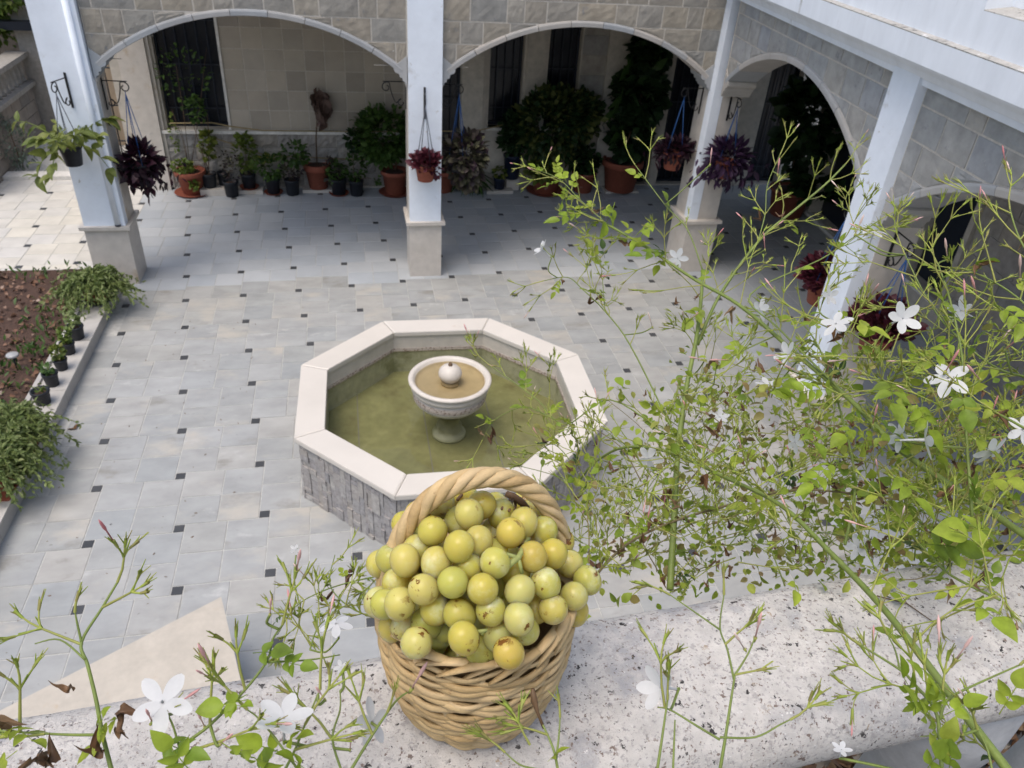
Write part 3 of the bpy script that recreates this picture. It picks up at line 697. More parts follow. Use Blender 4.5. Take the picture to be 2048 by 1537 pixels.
# ------------------------------------------------------------------ planting bed, kerb and its plants
soil = MB(); nx, ny = 60, 90
vs = []; fs = []
for i in range(nx+1):
    for j in range(ny+1):
        x = -7.5+5.9*i/nx; y = -3+8.42*j/ny
        vs.append((x, y, .045+.02*math.sin(3*x+2*y)*math.sin(2.3*y)+rnd.uniform(-.012, .012)))
for i in range(nx):
    for j in range(ny): a = i*(ny+1)+j; fs.append((a, a+ny+1, a+ny+2, a+1))
soil.add(vs, fs, smooth=True); so_ = struct(soil.build('soil', m_soil)); so_['label'] = 'brown soil of the planting bed with dead leaves and weeds'
n = 2200
P = np.c_[nrg.uniform(-5, -1.66, n), nrg.uniform(-.5, 5.35, n), np.full(n, .062)+nrg.uniform(0, .02, n)]
V, F = leaves(P, np.c_[nrg.normal(size=(n, 2)), nrg.normal(0, .2, n)], nrg.uniform(.03, .075, n), 'ovate', 1.2, fold=.5, curl=.4)
lt = bulk('dead_leaves', mat('bed_litter', [(.20, .11, .07), (.12, .06, .035), (.27, .17, .12), (.16, .08, .05), (.34, .26, .21)], 30, .9, 0, 60, 'isl'), None, V, F, 'stuff'); lt['label'] = 'dry brown leaves littering the planting bed'; lt['category'] = 'dead leaves'
n = 560; cc = [(-2.3, 5.2, .7, .12), (-3.4, 5.25, 1.0, .12), (-1.95, 3.3, .22, .5), (-2.1, 2.6, .3, .5), (-1.85, 3.9, .15, .4), (-2.5, 3.0, .5, .3), (-2.0, 1.9, .3, .3)]
Ps = []
for (x, y, sx, sy) in cc: Ps.append(np.c_[nrg.normal(x, sx, n//6), nrg.normal(y, sy, n//6), nrg.uniform(.05, .16, n//6)])
P = np.concatenate(Ps); P = P[(P[:, 0] < -1.66) & (P[:, 1] < 5.4)]
V, F = leaves(P, np.c_[nrg.normal(0, .5, (len(P), 2)), np.full(len(P), .8)], nrg.uniform(.04, .10, len(P)), 'lance', .8)
wd_ = bulk('weeds', m_green, None, V, F, 'stuff'); wd_['label'] = 'low green weeds along the edge of the bed'; wd_['category'] = 'weeds'
kt = thing('kerb', 'pale marble kerb between the planting bed and the paving', 'kerb', (-1.48, 2, 0))
y = -3.0
while y < 4.96:
    e = min(y+.92, 4.96); b = MB(); b.frame_box((0, 0, 0), (0, 1, 0), (1, 0, 0), y+.003, e-.003, -1.60, -1.375, 0, .135); b.build('kerb_stone', m_kerb, kt, fixn=True)
    b = MB(); b.frame_box((0, 0, 0), (0, 1, 0), (1, 0, 0), y+.003, e-.003, -1.62, -1.36, .1352, .16); b.build('kerb_cap', m_kerb, kt, fixn=True)
    b = MB(); b.frame_box((0, 0, 0), (0, 1, 0), (1, 0, 0), y+.003, e-.003, -1.665, -1.6205, .02, .185); b.build('kerb_back', m_kerb, kt, fixn=True)
    y = e
b = MB(); b.box(-7.5, -1.70, 5.42, 5.47, 0, .03); ed = b.build('bed_edging', m_kerb); tag(ed, 'thin stone edging at the far end of the planting bed', 'edging')
def pot_prof(r, hh, rim=.02, rimh=.035, taper=.72, wall=.012):
    return [(r*taper*.96, 0), (r*taper, .006), (r*.985-rim*.3, hh-rimh-.004), (r-.001+rim*.4, hh-rimh), (r+rim*.5, hh-rimh+.006), (r+rim*.5, hh-.005), (r+rim*.4, hh), (r-wall, hh), (r-wall-.004, hh-.03), (.0, hh-.035)]
def pot(t, c, r, hh, m, rim=.02, rimh=.035, taper=.72, name='pot'):
    b = MB(); b.lathe(c, pot_prof(r, hh, rim, rimh, taper), 28, cap=False); o = b.build(name, m, t, fixn=True)
    b = MB(); b.lathe(Vector(c)+Vector((0, 0, hh-.0345)), [(0, .004), (r*.5, .006), (r-.02, .0)], 16, cap=False); b.build('potting_soil', m_soil, t, fixn=True)
    return o
def saucer(t, c, r):
    b = MB(); b.lathe(c, [(r*.85, 0), (r, .03), (r+.006, .032), (r-.008, .028), (r*.83, .008), (0, .008)], 28, cap=False); return b.build('saucer', m_terra, t, fixn=True)
def stems(t, c, tips, r=.006, m=None, name='stem'):
    b = MB()
    for tp in tips:
        c0 = Vector(c)+Vector((rnd.uniform(-.03, .03), rnd.uniform(-.03, .03), 0)); tp = Vector(tp); mid = (c0+tp)/2+Vector((rnd.uniform(-.04, .04), rnd.uniform(-.04, .04), .03))
        b.tube([c0, mid, tp], [r, r*.8, r*.5], 5)
    return b.build(name, m or m_stemb, t)
def fernpot(label, c, r, hh, n, ln, shape='pot'):
    t = thing('potted_plant', label, 'potted plant', c, 'trailing plants on the kerb'); c = Vector(c)
    if shape == 'trough':
        b = MB(); b.frame_box(c, (0, 1, 0), (1, 0, 0), -.42, .42, -.10, .10, .012, .19); b.build('trough', m_terra, t, fixn=True)
        b = MB(); b.frame_box(c, (0, 1, 0), (1, 0, 0), -.44, .44, -.12, .12, .1902, .215); b.build('trough_rim', m_terra, t, fixn=True)
        b = MB(); b.frame_box(c, (0, 1, 0), (1, 0, 0), -.46, .46, -.13, .13, 0, .0118); b.build('tray', m_terra, t, fixn=True)
    else:
        b = MB(); b.lathe(c, [(r*.9, 0), (r, .02), (r, .024), (0, .02)], 24, cap=False); b.build('saucer', m_plpot, t, fixn=True)
        pot(t, c+Vector((0, 0, .022)), r, hh, m_terra)
    sb = MB(); Ps, Ds, Ss = [], [], []
    for i in range(n):
        a = rnd.uniform(0, 6.283); l = ln*rnd.uniform(.5, 1.1); d = Vector((math.cos(a), math.sin(a), 0))
        st = c+Vector((rnd.uniform(-r, r)*.5, rnd.uniform(-1, 1)*(.38 if shape == 'trough' else r*.5), hh))
        el = rnd.uniform(.3, 1.2); up = l*.75*math.sin(el); pts = []
        for k in range(7):
            s = k/6; pts.append(st+d*(l*s*math.cos(el)+.1*l*s*s)+Vector((0, 0, up*2.2*s-(up*2.2+l*rnd.uniform(.25, .5))*s*s)))
        sb.tube(pts, [.004, .004, .0035, .003, .003, .002, .0015], 4, cap=False)
        for k in range(1, 7):
            for q in range(9):
                s = rnd.random(); p = pts[k-1].lerp(pts[k], s); tt = (pts[k]-pts[k-1]).normalized()
                Ps.append(tuple(p)); dv = tt*1.0+Vector((rnd.gauss(0, .8), rnd.gauss(0, .8), rnd.gauss(.1, .6))); Ds.append(tuple(dv)); Ss.append(rnd.uniform(.03, .06))
    sb.build('frond_stem', m_jstem, t, 'stuff')
    V, F = leaves(np.array(Ps), np.array(Ds), np.array(Ss), 'lance', .8, aspect=1.25); bulk('fronds', m_fern, t, V, F, 'stuff')
    return t
fernpot('trailing fern in a terracotta pot on the kerb by the leftmost column', (-1.50, 4.36, .16), .17, .22, 150, .50)
fernpot('large trailing plant in a terracotta trough at the near end of the kerb', (-1.50, 1.42, .16), .12, .22, 260, .52, 'trough')
t = thing('strap_leaf_plant', 'bright green plant with long strap leaves in the bed behind the trough', 'plant', (-2.05, 1.75, .05))
for i in range(9):
    b = MB(); a = rnd.uniform(0, 6.28); l = rnd.uniform(.3, .5); vs = []; fs = []
    for k in range(7):
        s = k/6; c0 = Vector((-2.05, 1.75, .05))+Vector((math.cos(a), math.sin(a), 0))*(l*s*.8)+Vector((0, 0, l*1.1*s-l*.8*s*s)); wv = Vector((-math.sin(a), math.cos(a), 0))*(.025*math.sin(math.pi*min(.98, s*.8+.15)))
        vs += [c0-wv, c0+Vector((0, 0, -.006)), c0+wv]
    for k in range(6):
        q = 3*k; fs += [(q, q+1, q+4, q+3), (q+1, q+2, q+5, q+4)]
    b.add(vs, fs, smooth=True); b.build('leaf', m_bigleaf, t)
KP = [('small black pot on the kerb nearest the fern, with a leafy seedling', -1.50, 3.50, .085, .15, 1), ('small black pot on the kerb with bright green upright leaves', -1.50, 3.20, .07, .13, 2), ('small black pot on the kerb with yellowish leaves, middle of the five', -1.49, 2.90, .065, .12, 3), ('small black pot on the kerb with a sparse dry seedling', -1.50, 2.62, .07, .14, 4), ('small black pot on the kerb holding one tiny sprout, nearest the trough', -1.50, 2.32, .08, .14, 5)]
for (lb, x, y, r, hh, k) in KP:
    t = thing('potted_seedling', lb, 'potted plant', (x, y, .1602), 'small black pots along the kerb'); c = Vector((x, y, .1602))
    pot(t, c, r, hh, m_plpot, .008, .02, .8)
    n, hgt, m = {1: (40, .16, m_fern), 2: (60, .17, m_lime), 3: (60, .17, m_yelvar), 4: (26, .1, m_green), 5: (7, .07, m_lime)}[k]
    stems(t, c+Vector((0, 0, hh-.03)), [c+Vector((rnd.uniform(-.05, .05), rnd.uniform(-.05, .05), hh+hgt*.7)) for _ in range(3)], .003, m_jstem)
    bush(t, 'foliage', c+Vector((0, 0, hh+hgt*.45)), (.07, .07, hgt*.55), n, .05, m, 'ovate')
t = thing('garden_light', 'round spike light with a clear ribbed lens standing in the bed', 'garden light', (-1.98, 3.09, .05))
b = MB(); b.tube([(-1.98, 3.09, .0), (-1.98, 3.09, .2)], .008, 6); b.build('spike', m_iron, t)
b = MB(); b.lathe((-1.98, 3.09, .2), [(.02, 0), (.058, .02), (.06, .035), (.05, .045), (.0, .05)], 18, cap=False); b.build('lens', mat('lens_plastic', [(.30, .30, .30), (.4, .4, .4)], 30, .2), t)
# ------------------------------------------------------------------ pots along the back wall
def fpot(label, c, r, hh, m, group='pots along the back wall', name='potted_plant', sauc=False, base=None, taper=.75, rim=.02, rimh=.035):
    c = Vector(c); t = thing(name, label, 'potted plant', c, group); z = 0
    if sauc: saucer(t, c, r*1.25); z = .009
    pot(t, c+Vector((0, 0, z)), r, hh, m, rim, rimh, taper)
    return t, c+Vector((0, 0, hh+z))
def brick(label, c, lx, ly, lz, m=None):
    b = MB(); b.box(c[0]-lx/2, c[0]+lx/2, c[1]-ly/2, c[1]+ly/2, 0.0005, lz); o = b.build('plinth_slab', m or m_marble); tag(o, label, 'slab', 'marble offcuts under the pots'); return lz+.0005
t, c = fpot('big terracotta pot spilling pale green pelargonium leaves, leftmost on the back wall', (-1.02, 8.19, 0), .215, .36, m_terra, sauc=True, rim=.035, rimh=.07, taper=.66)
bush(t, 'foliage', c+Vector((-.08, -.05, .06)), (.2, .17, .12), 150, .055, m_lime, 'heart')
bush(t, 'foliage', c+Vector((.08, -.2, -.17)), (.09, .05, .1), 40, .05, m_lime, 'heart')
tr = [c+Vector((-.1, .02, .9)), c+Vector((.05, .1, 1.5)), c+Vector((.5, .12, 1.75)), c+Vector((-.05, .15, .6))]
stems(t, c, tr, .005)
bush(t, 'foliage', c+Vector((.15, .1, 1.35)), (.42, .1, .5), 130, .06, m_green, 'ovate'); bush(t, 'foliage', c+Vector((-.15, .1, .55)), (.08, .08, .35), 40, .05, m_lime)
z = brick('marble offcut under two small black pots beside the big terracotta pot', (-.66, 8.16), .46, .22, .10)
t, c = fpot('small black pot with a tall yellow leaved shrub, next to the big terracotta pot', (-.75, 8.19, z), .11, .22, m_plpot, taper=.82, rim=.01)
stems(t, c, [c+Vector((.0, 0, .5)), c+Vector((.12, .03, .9)), c+Vector((-.1, 0, .75))], .008)
bush(t, 'foliage', c+Vector((.05, 0, .45)), (.15, .13, .28), 90, .085, m_yelvar); bush(t, 'foliage', c+Vector((-.03, .05, .95)), (.17, .1, .22), 60, .08, m_green)
t, c = fpot('small black pot with a bare reddish twiggy plant, behind the marble offcut', (-.55, 8.30, .0), .09, .3, m_plpot, taper=.82, rim=.01)
bush(t, 'foliage', c+Vector((.05, -.02, .2)), (.13, .1, .22), 40, .045, m_coleus)
t, c = fpot('small black pot on the floor with a sparse plant, second of the black pots', (-.42, 8.06, 0), .115, .24, m_plpot, taper=.82, rim=.01)
bush(t, 'foliage', c+Vector((.08, .02, .2)), (.2, .14, .22), 70, .05, m_coleus); stems(t, c, [c+Vector((.1, 0, .3)), c+Vector((-.1, .03, .25))], .003)
z = brick('marble offcut under the black pot with the bright bushy plant', (-.17, 8.22), .42, .22, .06)
t, c = fpot('black pot with a bright green bushy plant on a saucer and marble offcut', (-.17, 8.24, z), .115, .23, m_plpot, sauc=True, taper=.8, rim=.01)
bush(t, 'foliage', c+Vector((0, 0, .33)), (.2, .17, .34), 190, .075, m_lime); stems(t, c, [c+Vector((0, 0, .4)), c+Vector((.1, 0, .3))], .005)
t, c = fpot('black pot on a terracotta saucer with a low spreading green plant', (.20, 8.16, 0), .115, .24, m_plpot, sauc=True, taper=.8, rim=.01)
bush(t, 'foliage', c+Vector((.0, -.03, .17)), (.27, .2, .22), 160, .065, m_green); bush(t, 'foliage', c+Vector((-.02, -.03, .32)), (.15, .12, .08), 40, .05, m_yelvar)
t, c = fpot('black pot with a drooping dark plant just left of the middle terracotta pot', (.50, 8.10, 0), .115, .25, m_plpot, taper=.82, rim=.01)
bush(t, 'foliage', c+Vector((.08, 0, .4)), (.25, .15, .22), 120, .08, m_green); bush(t, 'foliage', c+Vector((.0, 0, .15)), (.2, .15, .16), 80, .06, m_coleus); stems(t, c, [c+Vector((.1, 0, .5)), c+Vector((-.15, 0, .45))], .005)
z = brick('marble offcut under the middle terracotta pot', (.88, 8.27), .46, .26, .05)
t, c = fpot('terracotta pot with a withered brown shrub standing tall, middle of the back wall', (.90, 8.27, z), .20, .40, m_terra, rim=.03, rimh=.10, taper=.72)
b = MB(); b.tube([c+Vector((.0, 0, -.03)), c+Vector((.02, 0, .4)), c+Vector((.07, .02, .8)), c+Vector((.12, .0, 1.15))], [.012, .011, .009, .006], 6); b.build('dead_stem', m_stemb, t)
P, D = blob(c+Vector((.13, 0, .92)), (.10, .08, .27), 34, inner=.2)
V, F = leaves(P, D*.4+np.array([0, 0, -1.0]), nrg.uniform(.12, .24, 34), 'ovate', 1.0, fold=.7, curl=.5); bulk('withered_leaves', leafmat('withered', [(.07, .045, .035), (.12, .075, .06), (.16, .10, .08)], .15), t, V, F, 'stuff')
bush(t, 'foliage', c+Vector((.22, -.12, -.1)), (.16, .12, .26), 110, .06, m_coleus)
t, c = fpot('black pot on a terracotta saucer right of the withered shrub', (1.22, 8.10, 0), .125, .25, m_plpot, sauc=True, taper=.82, rim=.01)
bush(t, 'foliage', c+Vector((-.02, -.03, .12)), (.18, .16, .2), 110, .06, m_green)
t, c = fpot('black pot with a taller dark leaved plant, last before the big green shrub', (1.50, 8.05, 0), .115, .25, m_plpot, taper=.82, rim=.01)
bush(t, 'foliage', c+Vector((0, 0, .2)), (.2, .16, .26), 130, .065, m_green); bush(t, 'foliage', c+Vector((-.02, 0, .62)), (.13, .1, .24), 60, .085, m_dkgreen, 'heart'); stems(t, c, [c+Vector((0, 0, .75)), c+Vector((.25, -.1, .05))], .006); bush(t, 'foliage', c+Vector((.35, -.1, .02)), (.07, .06, .1), 22, .05, m_green)
t, c = fpot('red pot with a dense rounded bright green shrub left of the centre column', (2.12, 8.12, 0), .21, .38, m_terra, sauc=True, rim=.03, rimh=.06)
stems(t, c, [c+Vector((-.3, 0, .6)), c+Vector((0, 0, .7)), c+Vector((.2, 0, .6))], .014)
bush(t, 'foliage', c+Vector((-.15, 0, .55)), (.48, .38, .47), 1500, .095, m_green, 'obov', clumps=46, inner=.5)
t, c = fpot('red pot just right of the centre column on the porch floor', (2.92, 8.22, 0), .19, .36, m_terra, rim=.03, rimh=.06); bush(t, 'foliage', c+Vector((0, .05, .1)), (.2, .15, .15), 80, .06, m_coleus)
t, c = fpot('black pot with drooping grassy leaves under the coleus', (3.36, 8.20, 0), .17, .26, m_plpot, sauc=False, rim=.012)
P = np.tile(np.array(c), (90, 1))+nrg.normal(0, .04, (90, 3)); D = np.c_[nrg.normal(0, 1, (90, 2)), nrg.uniform(-.3, .8, 90)]
V, F = leaves(P, D, nrg.uniform(.2, .38, 90), 'lance', .3, curl=.9, aspect=.6); bulk('foliage', m_green, t, V, F, 'stuff')
z = brick('marble offcut under the little pot with bright sprouts', (3.86, 8.14), .44, .2, .05)
t, c = fpot('little navy pot with bright sprouts on a marble offcut', (3.86, 8.17, z), .1, .19, m_bluepot, taper=.82, rim=.01); bush(t, 'foliage', c+Vector((0, 0, .08)), (.14, .12, .12), 70, .06, m_yelvar)
z = brick('square marble block raising the tall navy pot', (4.10, 8.30), .22, .16, .20)
t, c = fpot('tall navy pot on a marble block beside the big umbrella plant', (4.08, 8.26, z), .15, .40, m_bluepot, taper=.78, rim=.015)
bush(t, 'foliage', c+Vector((-.05, -.05, .35)), (.25, .22, .38), 420, .11, m_dkgreen, 'obov', clumps=18)
t, c = fpot('red pot with a tall spreading umbrella plant of variegated leaves', (4.66, 8.15, 0), .26, .32, m_terra, sauc=True, rim=.03)
stems(t, c, [c+Vector((-.3, 0, 1.0)), c+Vector((.1, 0, 1.2)), c+Vector((.5, 0, 1.0)), c+Vector((0, .1, .7))], .016)
bush(t, 'foliage', c+Vector((.0, -.02, .78)), (.62, .40, .62), 2400, .105, m_dkvar, 'obov', clumps=60, inner=.45); bush(t, 'foliage', c+Vector((.42, -.05, .95)), (.42, .3, .42), 1000, .11, m_dkvar, 'obov', clumps=30); bush(t, 'foliage', c+Vector((-.15, -.2, .12)), (.3, .2, .22), 260, .08, m_yelvar, 'ovate', clumps=12)
t, c = fpot('red pot with a leafy green plant between the umbrella plant and the huge terracotta pot', (5.32, 8.16, 0), .2, .34, m_terra, rim=.03); bush(t, 'foliage', c+Vector((0, 0, .2)), (.34, .26, .3), 420, .085, m_dkgreen, 'ovate', clumps=16)
z = brick('marble slab under the huge terracotta pot', (6.0, 8.18), .6, .3, .03)
t, c = fpot('huge terracotta pot with a tall dark fatsia plant climbing to the arch', (5.98, 8.16, z), .33, .52, m_terra, rim=.05, rimh=.10, taper=.76)
stems(t, c, [c+Vector((.0, 0, 1.9)), c+Vector((.2, 0, 1.4)), c+Vector((-.15, 0, 1.2))], .022)
bush(t, 'foliage', c+Vector((.05, -.03, .35)), (.36, .3, .45), 420, .17, m_dkgreen, 'ovate', clumps=22); bush(t, 'foliage', c+Vector((.12, 0, 1.05)), (.46, .34, .5), 520, .2, m_dkgreen, 'ovate', clumps=24)
bush(t, 'foliage', c+Vector((.2, .05, 1.75)), (.34, .28, .55), 420, .2, m_dkgreen, 'ovate', clumps=20)
# lobed single leaves sticking out of it
def lobed(M_, m, t):
    pts = []
    for k in range(7):
        a = R_(-120+40*k); pts += [(.17*math.sin(a-.26), .17*math.cos(a-.26)*.5+.18, -.01), (.42*math.sin(a), .36*math.cos(a)+.2, -.05)]
    pts.append((.0, 0, 0)); k = len(pts); vs = [(0, .18, .02)]+pts; fs = [(0, i, i+1) for i in range(1, k)]+[(0, k, 1)]
    b = MB(); b.add([M_ @ Vector(v) for v in vs], fs); return b.build('leaf', m, t)
for (dx, dz, a) in ((-.42, 1.5, 100), (-.5, 1.05, 120), (-.62, .85, 130), (.5, 1.2, -80), (.48, 1.5, -60), (-.42, .5, 110), (.48, .7, -100)):
    lobed(TM(c+Vector((dx*.7, -.22, dz)), Matrix.Rotation(R_(a), 4, 'Y') @ Matrix.Rotation(R_(60), 4, 'X'), .62), m_green, t)
t, c = fpot('red pot with a huge dark tree like plant deep inside the right porch arch', (8.55, 7.0, 0), .34, .45, m_terra, 'pots in the right porch', rim=.05)
stems(t, c, [c+Vector((0, 0, 1.7)), c+Vector((.3, 0, 1.4)), c+Vector((-.3, 0, 1.3))], .02)
bush(t, 'foliage', c+Vector((0, 0, 1.15)), (.55, .55, .8), 700, .19, m_dkgreen, 'ovate', clumps=50); bush(t, 'foliage', c+Vector((.2, -.3, .2)), (.5, .5, .3), 240, .16, m_dkgreen, 'ovate', clumps=20)
# garden hose draped along the ledge
hz = [(-1.2, 8.28, 1.05), (-.6, 8.30, 1.06), (-.35, 8.33, 1.0), (.1, 8.335, .94), (.6, 8.34, .932), (1.4, 8.34, .932), (2.3, 8.34, .932), (2.9, 8.31, .96), (3.3, 8.30, .95), (3.6, 8.3, 1.0), (4.0, 8.28, 1.1)]
b = MB(); b.tube(hz, .009, 6); hs_ = b.build('garden_hose', m_hose); tag(hs_, 'thin tan hose lying along the ledge of the tiled wall', 'hose')
b = MB(); b.tube([(-.75, 8.36, .86), (-.3, 8.36, .7), (.1, 8.36, .55), (1.0, 8.36, .50), (1.7, 8.33, .48), (2.0, 8.3, .5)], .007, 6); hs_ = b.build('garden_hose', m_hose); tag(hs_, 'thin tube sagging across the rough dado behind the pots', 'hose')
# ------------------------------------------------------------------ iron brackets and hanging pots
def bracket(label, p, out, hgt=.34, reach=.26):
    p = Vector(p); out = Vector(out).normalized(); Z = Vector((0, 0, 1)); t = thing('wall_bracket', label, 'bracket', p, 'scrolled iron plant brackets')
    b = MB(); side = out.cross(Z)
    b.frame_box(p, side, out, -.012, .012, .001, .009, -hgt/2, hgt/2); b.build('back_plate', m_iron, t, fixn=True)
    b = MB(); top = p+Z*(hgt/2-.05)+out*.009; b.tube([top, top+out*(reach-.05), top+out*reach], .006, 6); b.build('arm', m_iron, t)
    pts = []
    for k in range(15):                                            # lower curl on the wall
        a = 5.2*k/14; r = .018+.030*k/14; pts.append(p+out*(.055+r*math.cos(a+2.6))+Z*(-hgt/2+.07+r*math.sin(a+2.6)))
    for k in range(1, 6):
        s = k/6; pts.append(p+out*(.10+(reach-.16)*s)+Z*(-hgt/2+.06+(hgt-.12)*s*s))
    for k in range(18):
        a = 2.2-6.6*k/17; r = .062-.042*k/17; pts.append(p+out*(reach-.03+r*math.cos(a))+Z*(hgt/2-.115+r*math.sin(a)))
    b = MB(); b.tube(pts, .0065, 6); b.build('scroll', m_iron, t)
    return p+out*(reach-.03)+Z*(hgt/2-.18)
def hanging(label, hook, drop, r, hh, mp, mc, cord_spread=None):
    hook = Vector(hook); c = hook-Vector((0, 0, drop)); t = thing('hanging_pot', label, 'hanging pot', c, 'hanging flower pots')
    b = MB()
    for k in range(4 if r > .11 else 3):
        a = k*2*math.pi/(4 if r > .11 else 3)+.4; b.tube([hook, c+Vector((r*math.cos(a), r*math.sin(a), hh-.01))], .0045, 5)
    b.tube([hook+Vector((0, 0, .035)), hook], .005, 5); b.build('cord', mc, t)
    pot(t, c, r, hh, mp, .012, .025, .74)
    return t, c+Vector((0, 0, hh))
def rosette(t, c, rad, n, size, m, kind='lance', asp=1.3, up=.5, droop=0):
    P, d = blob(c, rad, n, inner=.1); D = d+np.array([0, 0, up])
    V, F = leaves(P, D, nrg.uniform(size*.7, size*1.3, n), kind, .8, aspect=asp, fold=.3); bulk('foliage', m, t, V, F, 'stuff')
    if droop:
        P = np.array(c)+np.c_[nrg.normal(0, rad[0]*.8, droop), nrg.normal(0, rad[1]*.8, droop), -nrg.uniform(0, rad[2]*1.5, droop)]
        V, F = leaves(P, np.c_[nrg.normal(0, .6, (droop, 2)), np.full(droop, -.7)], nrg.uniform(size*.7, size*1.3, droop), kind, .8, aspect=asp); bulk('trailing_foliage', m, t, V, F, 'stuff')
# left column, courtyard side: black pot with broad leaves
hk = bracket('black scroll bracket on the front of the leftmost column', (-1.47, 5.058, 2.30), (-.35, -1, 0), .36, .24)
t, c = hanging('black pot with broad yellow green leaves hanging at the front of the leftmost column', hk, .74, .115, .21, m_plpot, m_greyc)
V0, F0 = leaf_hi(.2, .35); bl = MB(); bl.add([tuple(v) for v in V0*np.array([.66, 1, 1])], [tuple(f) for f in F0], smooth=True); bl_me = bl.mesh('leaf', m_bigleaf)
sb = MB()
for s in range(15):
    a = 2*math.pi*s/15+rnd.uniform(-.2, .2); ln = rnd.uniform(.28, .55); d = Vector((math.cos(a), math.sin(a), 0)); el = rnd.uniform(.1, 1.1)
    pts = [c+d*.05]+[c+d*(ln*q*math.cos(el*.6)+.06)+Vector((0, 0, ln*(math.sin(el)*q*1.3-(.55+.75*(el < .6))*q*q))) for q in (.3, .55, .8, 1.0)]
    sb.tube(pts, [.006, .005, .005, .004, .003], 5)
    for q in range(1, 5):
        for k in range(2 if q < 4 else 3):
            dv = Vector((d.x*.8+rnd.gauss(0, .7), d.y*.8+rnd.gauss(0, .7), rnd.gauss(-.15, .5)))
            Rm = rotmats(np.array([dv]), np.array([rnd.gauss(0, .5)]))[0]
            inst('leaf', bl_me, t, TM(pts[q], Matrix(Rm.tolist()).to_4x4(), rnd.uniform(.10, .19)))
sb.build('stem', m_jstem, t)
# left column, inner side: dark purple mass
hk = bracket('black scroll bracket on the arch side of the leftmost column', (-1.20, 5.30, 2.22), (1, -.1, 0), .36, .26)
t, c = hanging('dark purple trailing plant hanging under the first arch beside the leftmost column', hk, .98, .12, .2, m_plpot, m_blue)
rosette(t, c+Vector((.0, 0, .02)), (.18, .17, .2), 300, .11, m_purple, 'lance', 1.5, .2, 150)
# centre column
hk = bracket('black scroll bracket on the white face of the centre column', (2.31, 5.058, 2.22), (-.05, -1, 0), .36, .2)
t, c = hanging('terracotta pot with wine red leaves hanging on the white face of the centre column', hk, .86, .125, .20, m_terra, m_greyc)
rosette(t, c+Vector((0, 0, .03)), (.17, .16, .09), 240, .075, m_wine, 'ovate', 1.0, .7, 0); rosette(t, c+Vector((.14, -.02, -.08)), (.05, .05, .09), 30, .05, m_wine, 'ovate', 1, -.4)
bracket('black scroll bracket on the left side of the centre column with no pot', (2.118, 5.34, 2.26), (-1, 0, 0), .36, .26)
b = MB(); b.tube([(2.325, 7.9, .0), (2.325, 7.9, 2.9)], .03, 8); o = b.build('iron_pole', m_iron); tag(o, 'thin black pole standing behind the left side of the centre column', 'pole')
hk = bracket('black scroll bracket on the right side of the centre column', (2.522, 5.34, 2.24), (1, 0, 0), .36, .26)
t, c = hanging('mottled coleus in a dark pot hanging on blue cords right of the centre column', hk, .92, .13, .2, m_plpot, m_blue)
rosette(t, c+Vector((.10, .03, .02)), (.27, .24, .26), 560, .085, m_coleus, 'ovate', 1.0, .3, 0); rosette(t, c+Vector((.14, .05, -.25)), (.2, .18, .2), 200, .08, m_coleus, 'ovate', 1.0, -.3, 0)
# corner column
hk = bracket('black scroll bracket on the left side of the corner column', (5.858, 5.30, 2.26), (-1, 0, 0), .36, .27)
t, c = hanging('terracotta pot on blue cords hanging left of the corner column', hk, .90, .14, .22, m_terra, m_blue)
rosette(t, c+Vector((0, 0, .04)), (.24, .2, .10), 260, .10, m_purple, 'lance', 1.5, .4, 60)
hk = bracket('black scroll bracket on the right face of the corner column', (6.10, 4.99, 2.26), (.2, -1, 0), .36, .2)
t, c = hanging('purple spiderwort with long leaves hanging at the right face of the corner column', hk, .85, .14, .22, m_terra, m_blue)
rosette(t, c+Vector((.02, 0, .05)), (.25, .2, .2), 300, .13, m_violet, 'lance', 1.1, .3, 150)
# right column
pl = OR+DR*1.80; hk = bracket('black scroll bracket on the far side of the right column', pl+NR*(-.06)+Vector((0, 0, 2.20)), DR, .36, .27)
t, c = hanging('terracotta pot of wine red leaves on blue cords behind the right column', hk, .80, .15, .24, m_terra, m_blue)
rosette(t, c+Vector((0, 0, .05)), (.24, .22, .14), 420, .085, m_wine, 'ovate', .9, .7, 0)
pl = OR+DR*1.43; hk = bracket('black scroll bracket on the near side of the right column', pl+NR*(-.16)+Vector((0, 0, 2.24)), -DR, .36, .27)
t, c = hanging('terracotta pot of wine red leaves hanging on the near side of the right column', hk, .84, .15, .24, m_terra, m_blue)
rosette(t, c+Vector((0, 0, .05)), (.24, .22, .14), 420, .085, m_wine, 'ovate', .9, .7, 0)
# ------------------------------------------------------------------ left background: retaining wall, balustrade, pier, beam, tree
b = MB(); b.box(-7, -1.85, 8.80, 9.05, -.02, .06); o = b.build('step_edge', m_sill); tag(o, 'white marble step edge at the far end of the left paving', 'step')
wt_ = thing('retaining_wall', 'brown concrete block wall on the far left with a small stone balustrade on top', 'wall', (-4.0, 10, 0))
b = MB(); b.box(-4.4, -3.93, 8.0, 11.1, -1.5, .90); b.build('wall_core', m_fcore, wt_)
for r in range(9):
    y = 8.0+.2*(r % 2)-.2
    while y < 11.0:
        a = max(y, 8.0); e = min(y+.42, 11.0)
        if e-a > .06: b = MB(); b.frame_box((-3.93, 0, 0), (0, 1, 0), (1, 0, 0), a+.006, e-.006, 0, .025, -.95+.205*r+.005, -.95+.205*(r+1)-.005); b.build('block', m_conc, wt_, fixn=True)
        y += .42
b = MB(); b.box(-4.2, -3.86, 8.0, 11.1, .9, .97); b.build('base_rail', m_concp, wt_)
b = MB(); b.box(-4.18, -3.86, 8.0, 11.1, 1.36, 1.44); b.build('top_rail', m_concp, wt_)
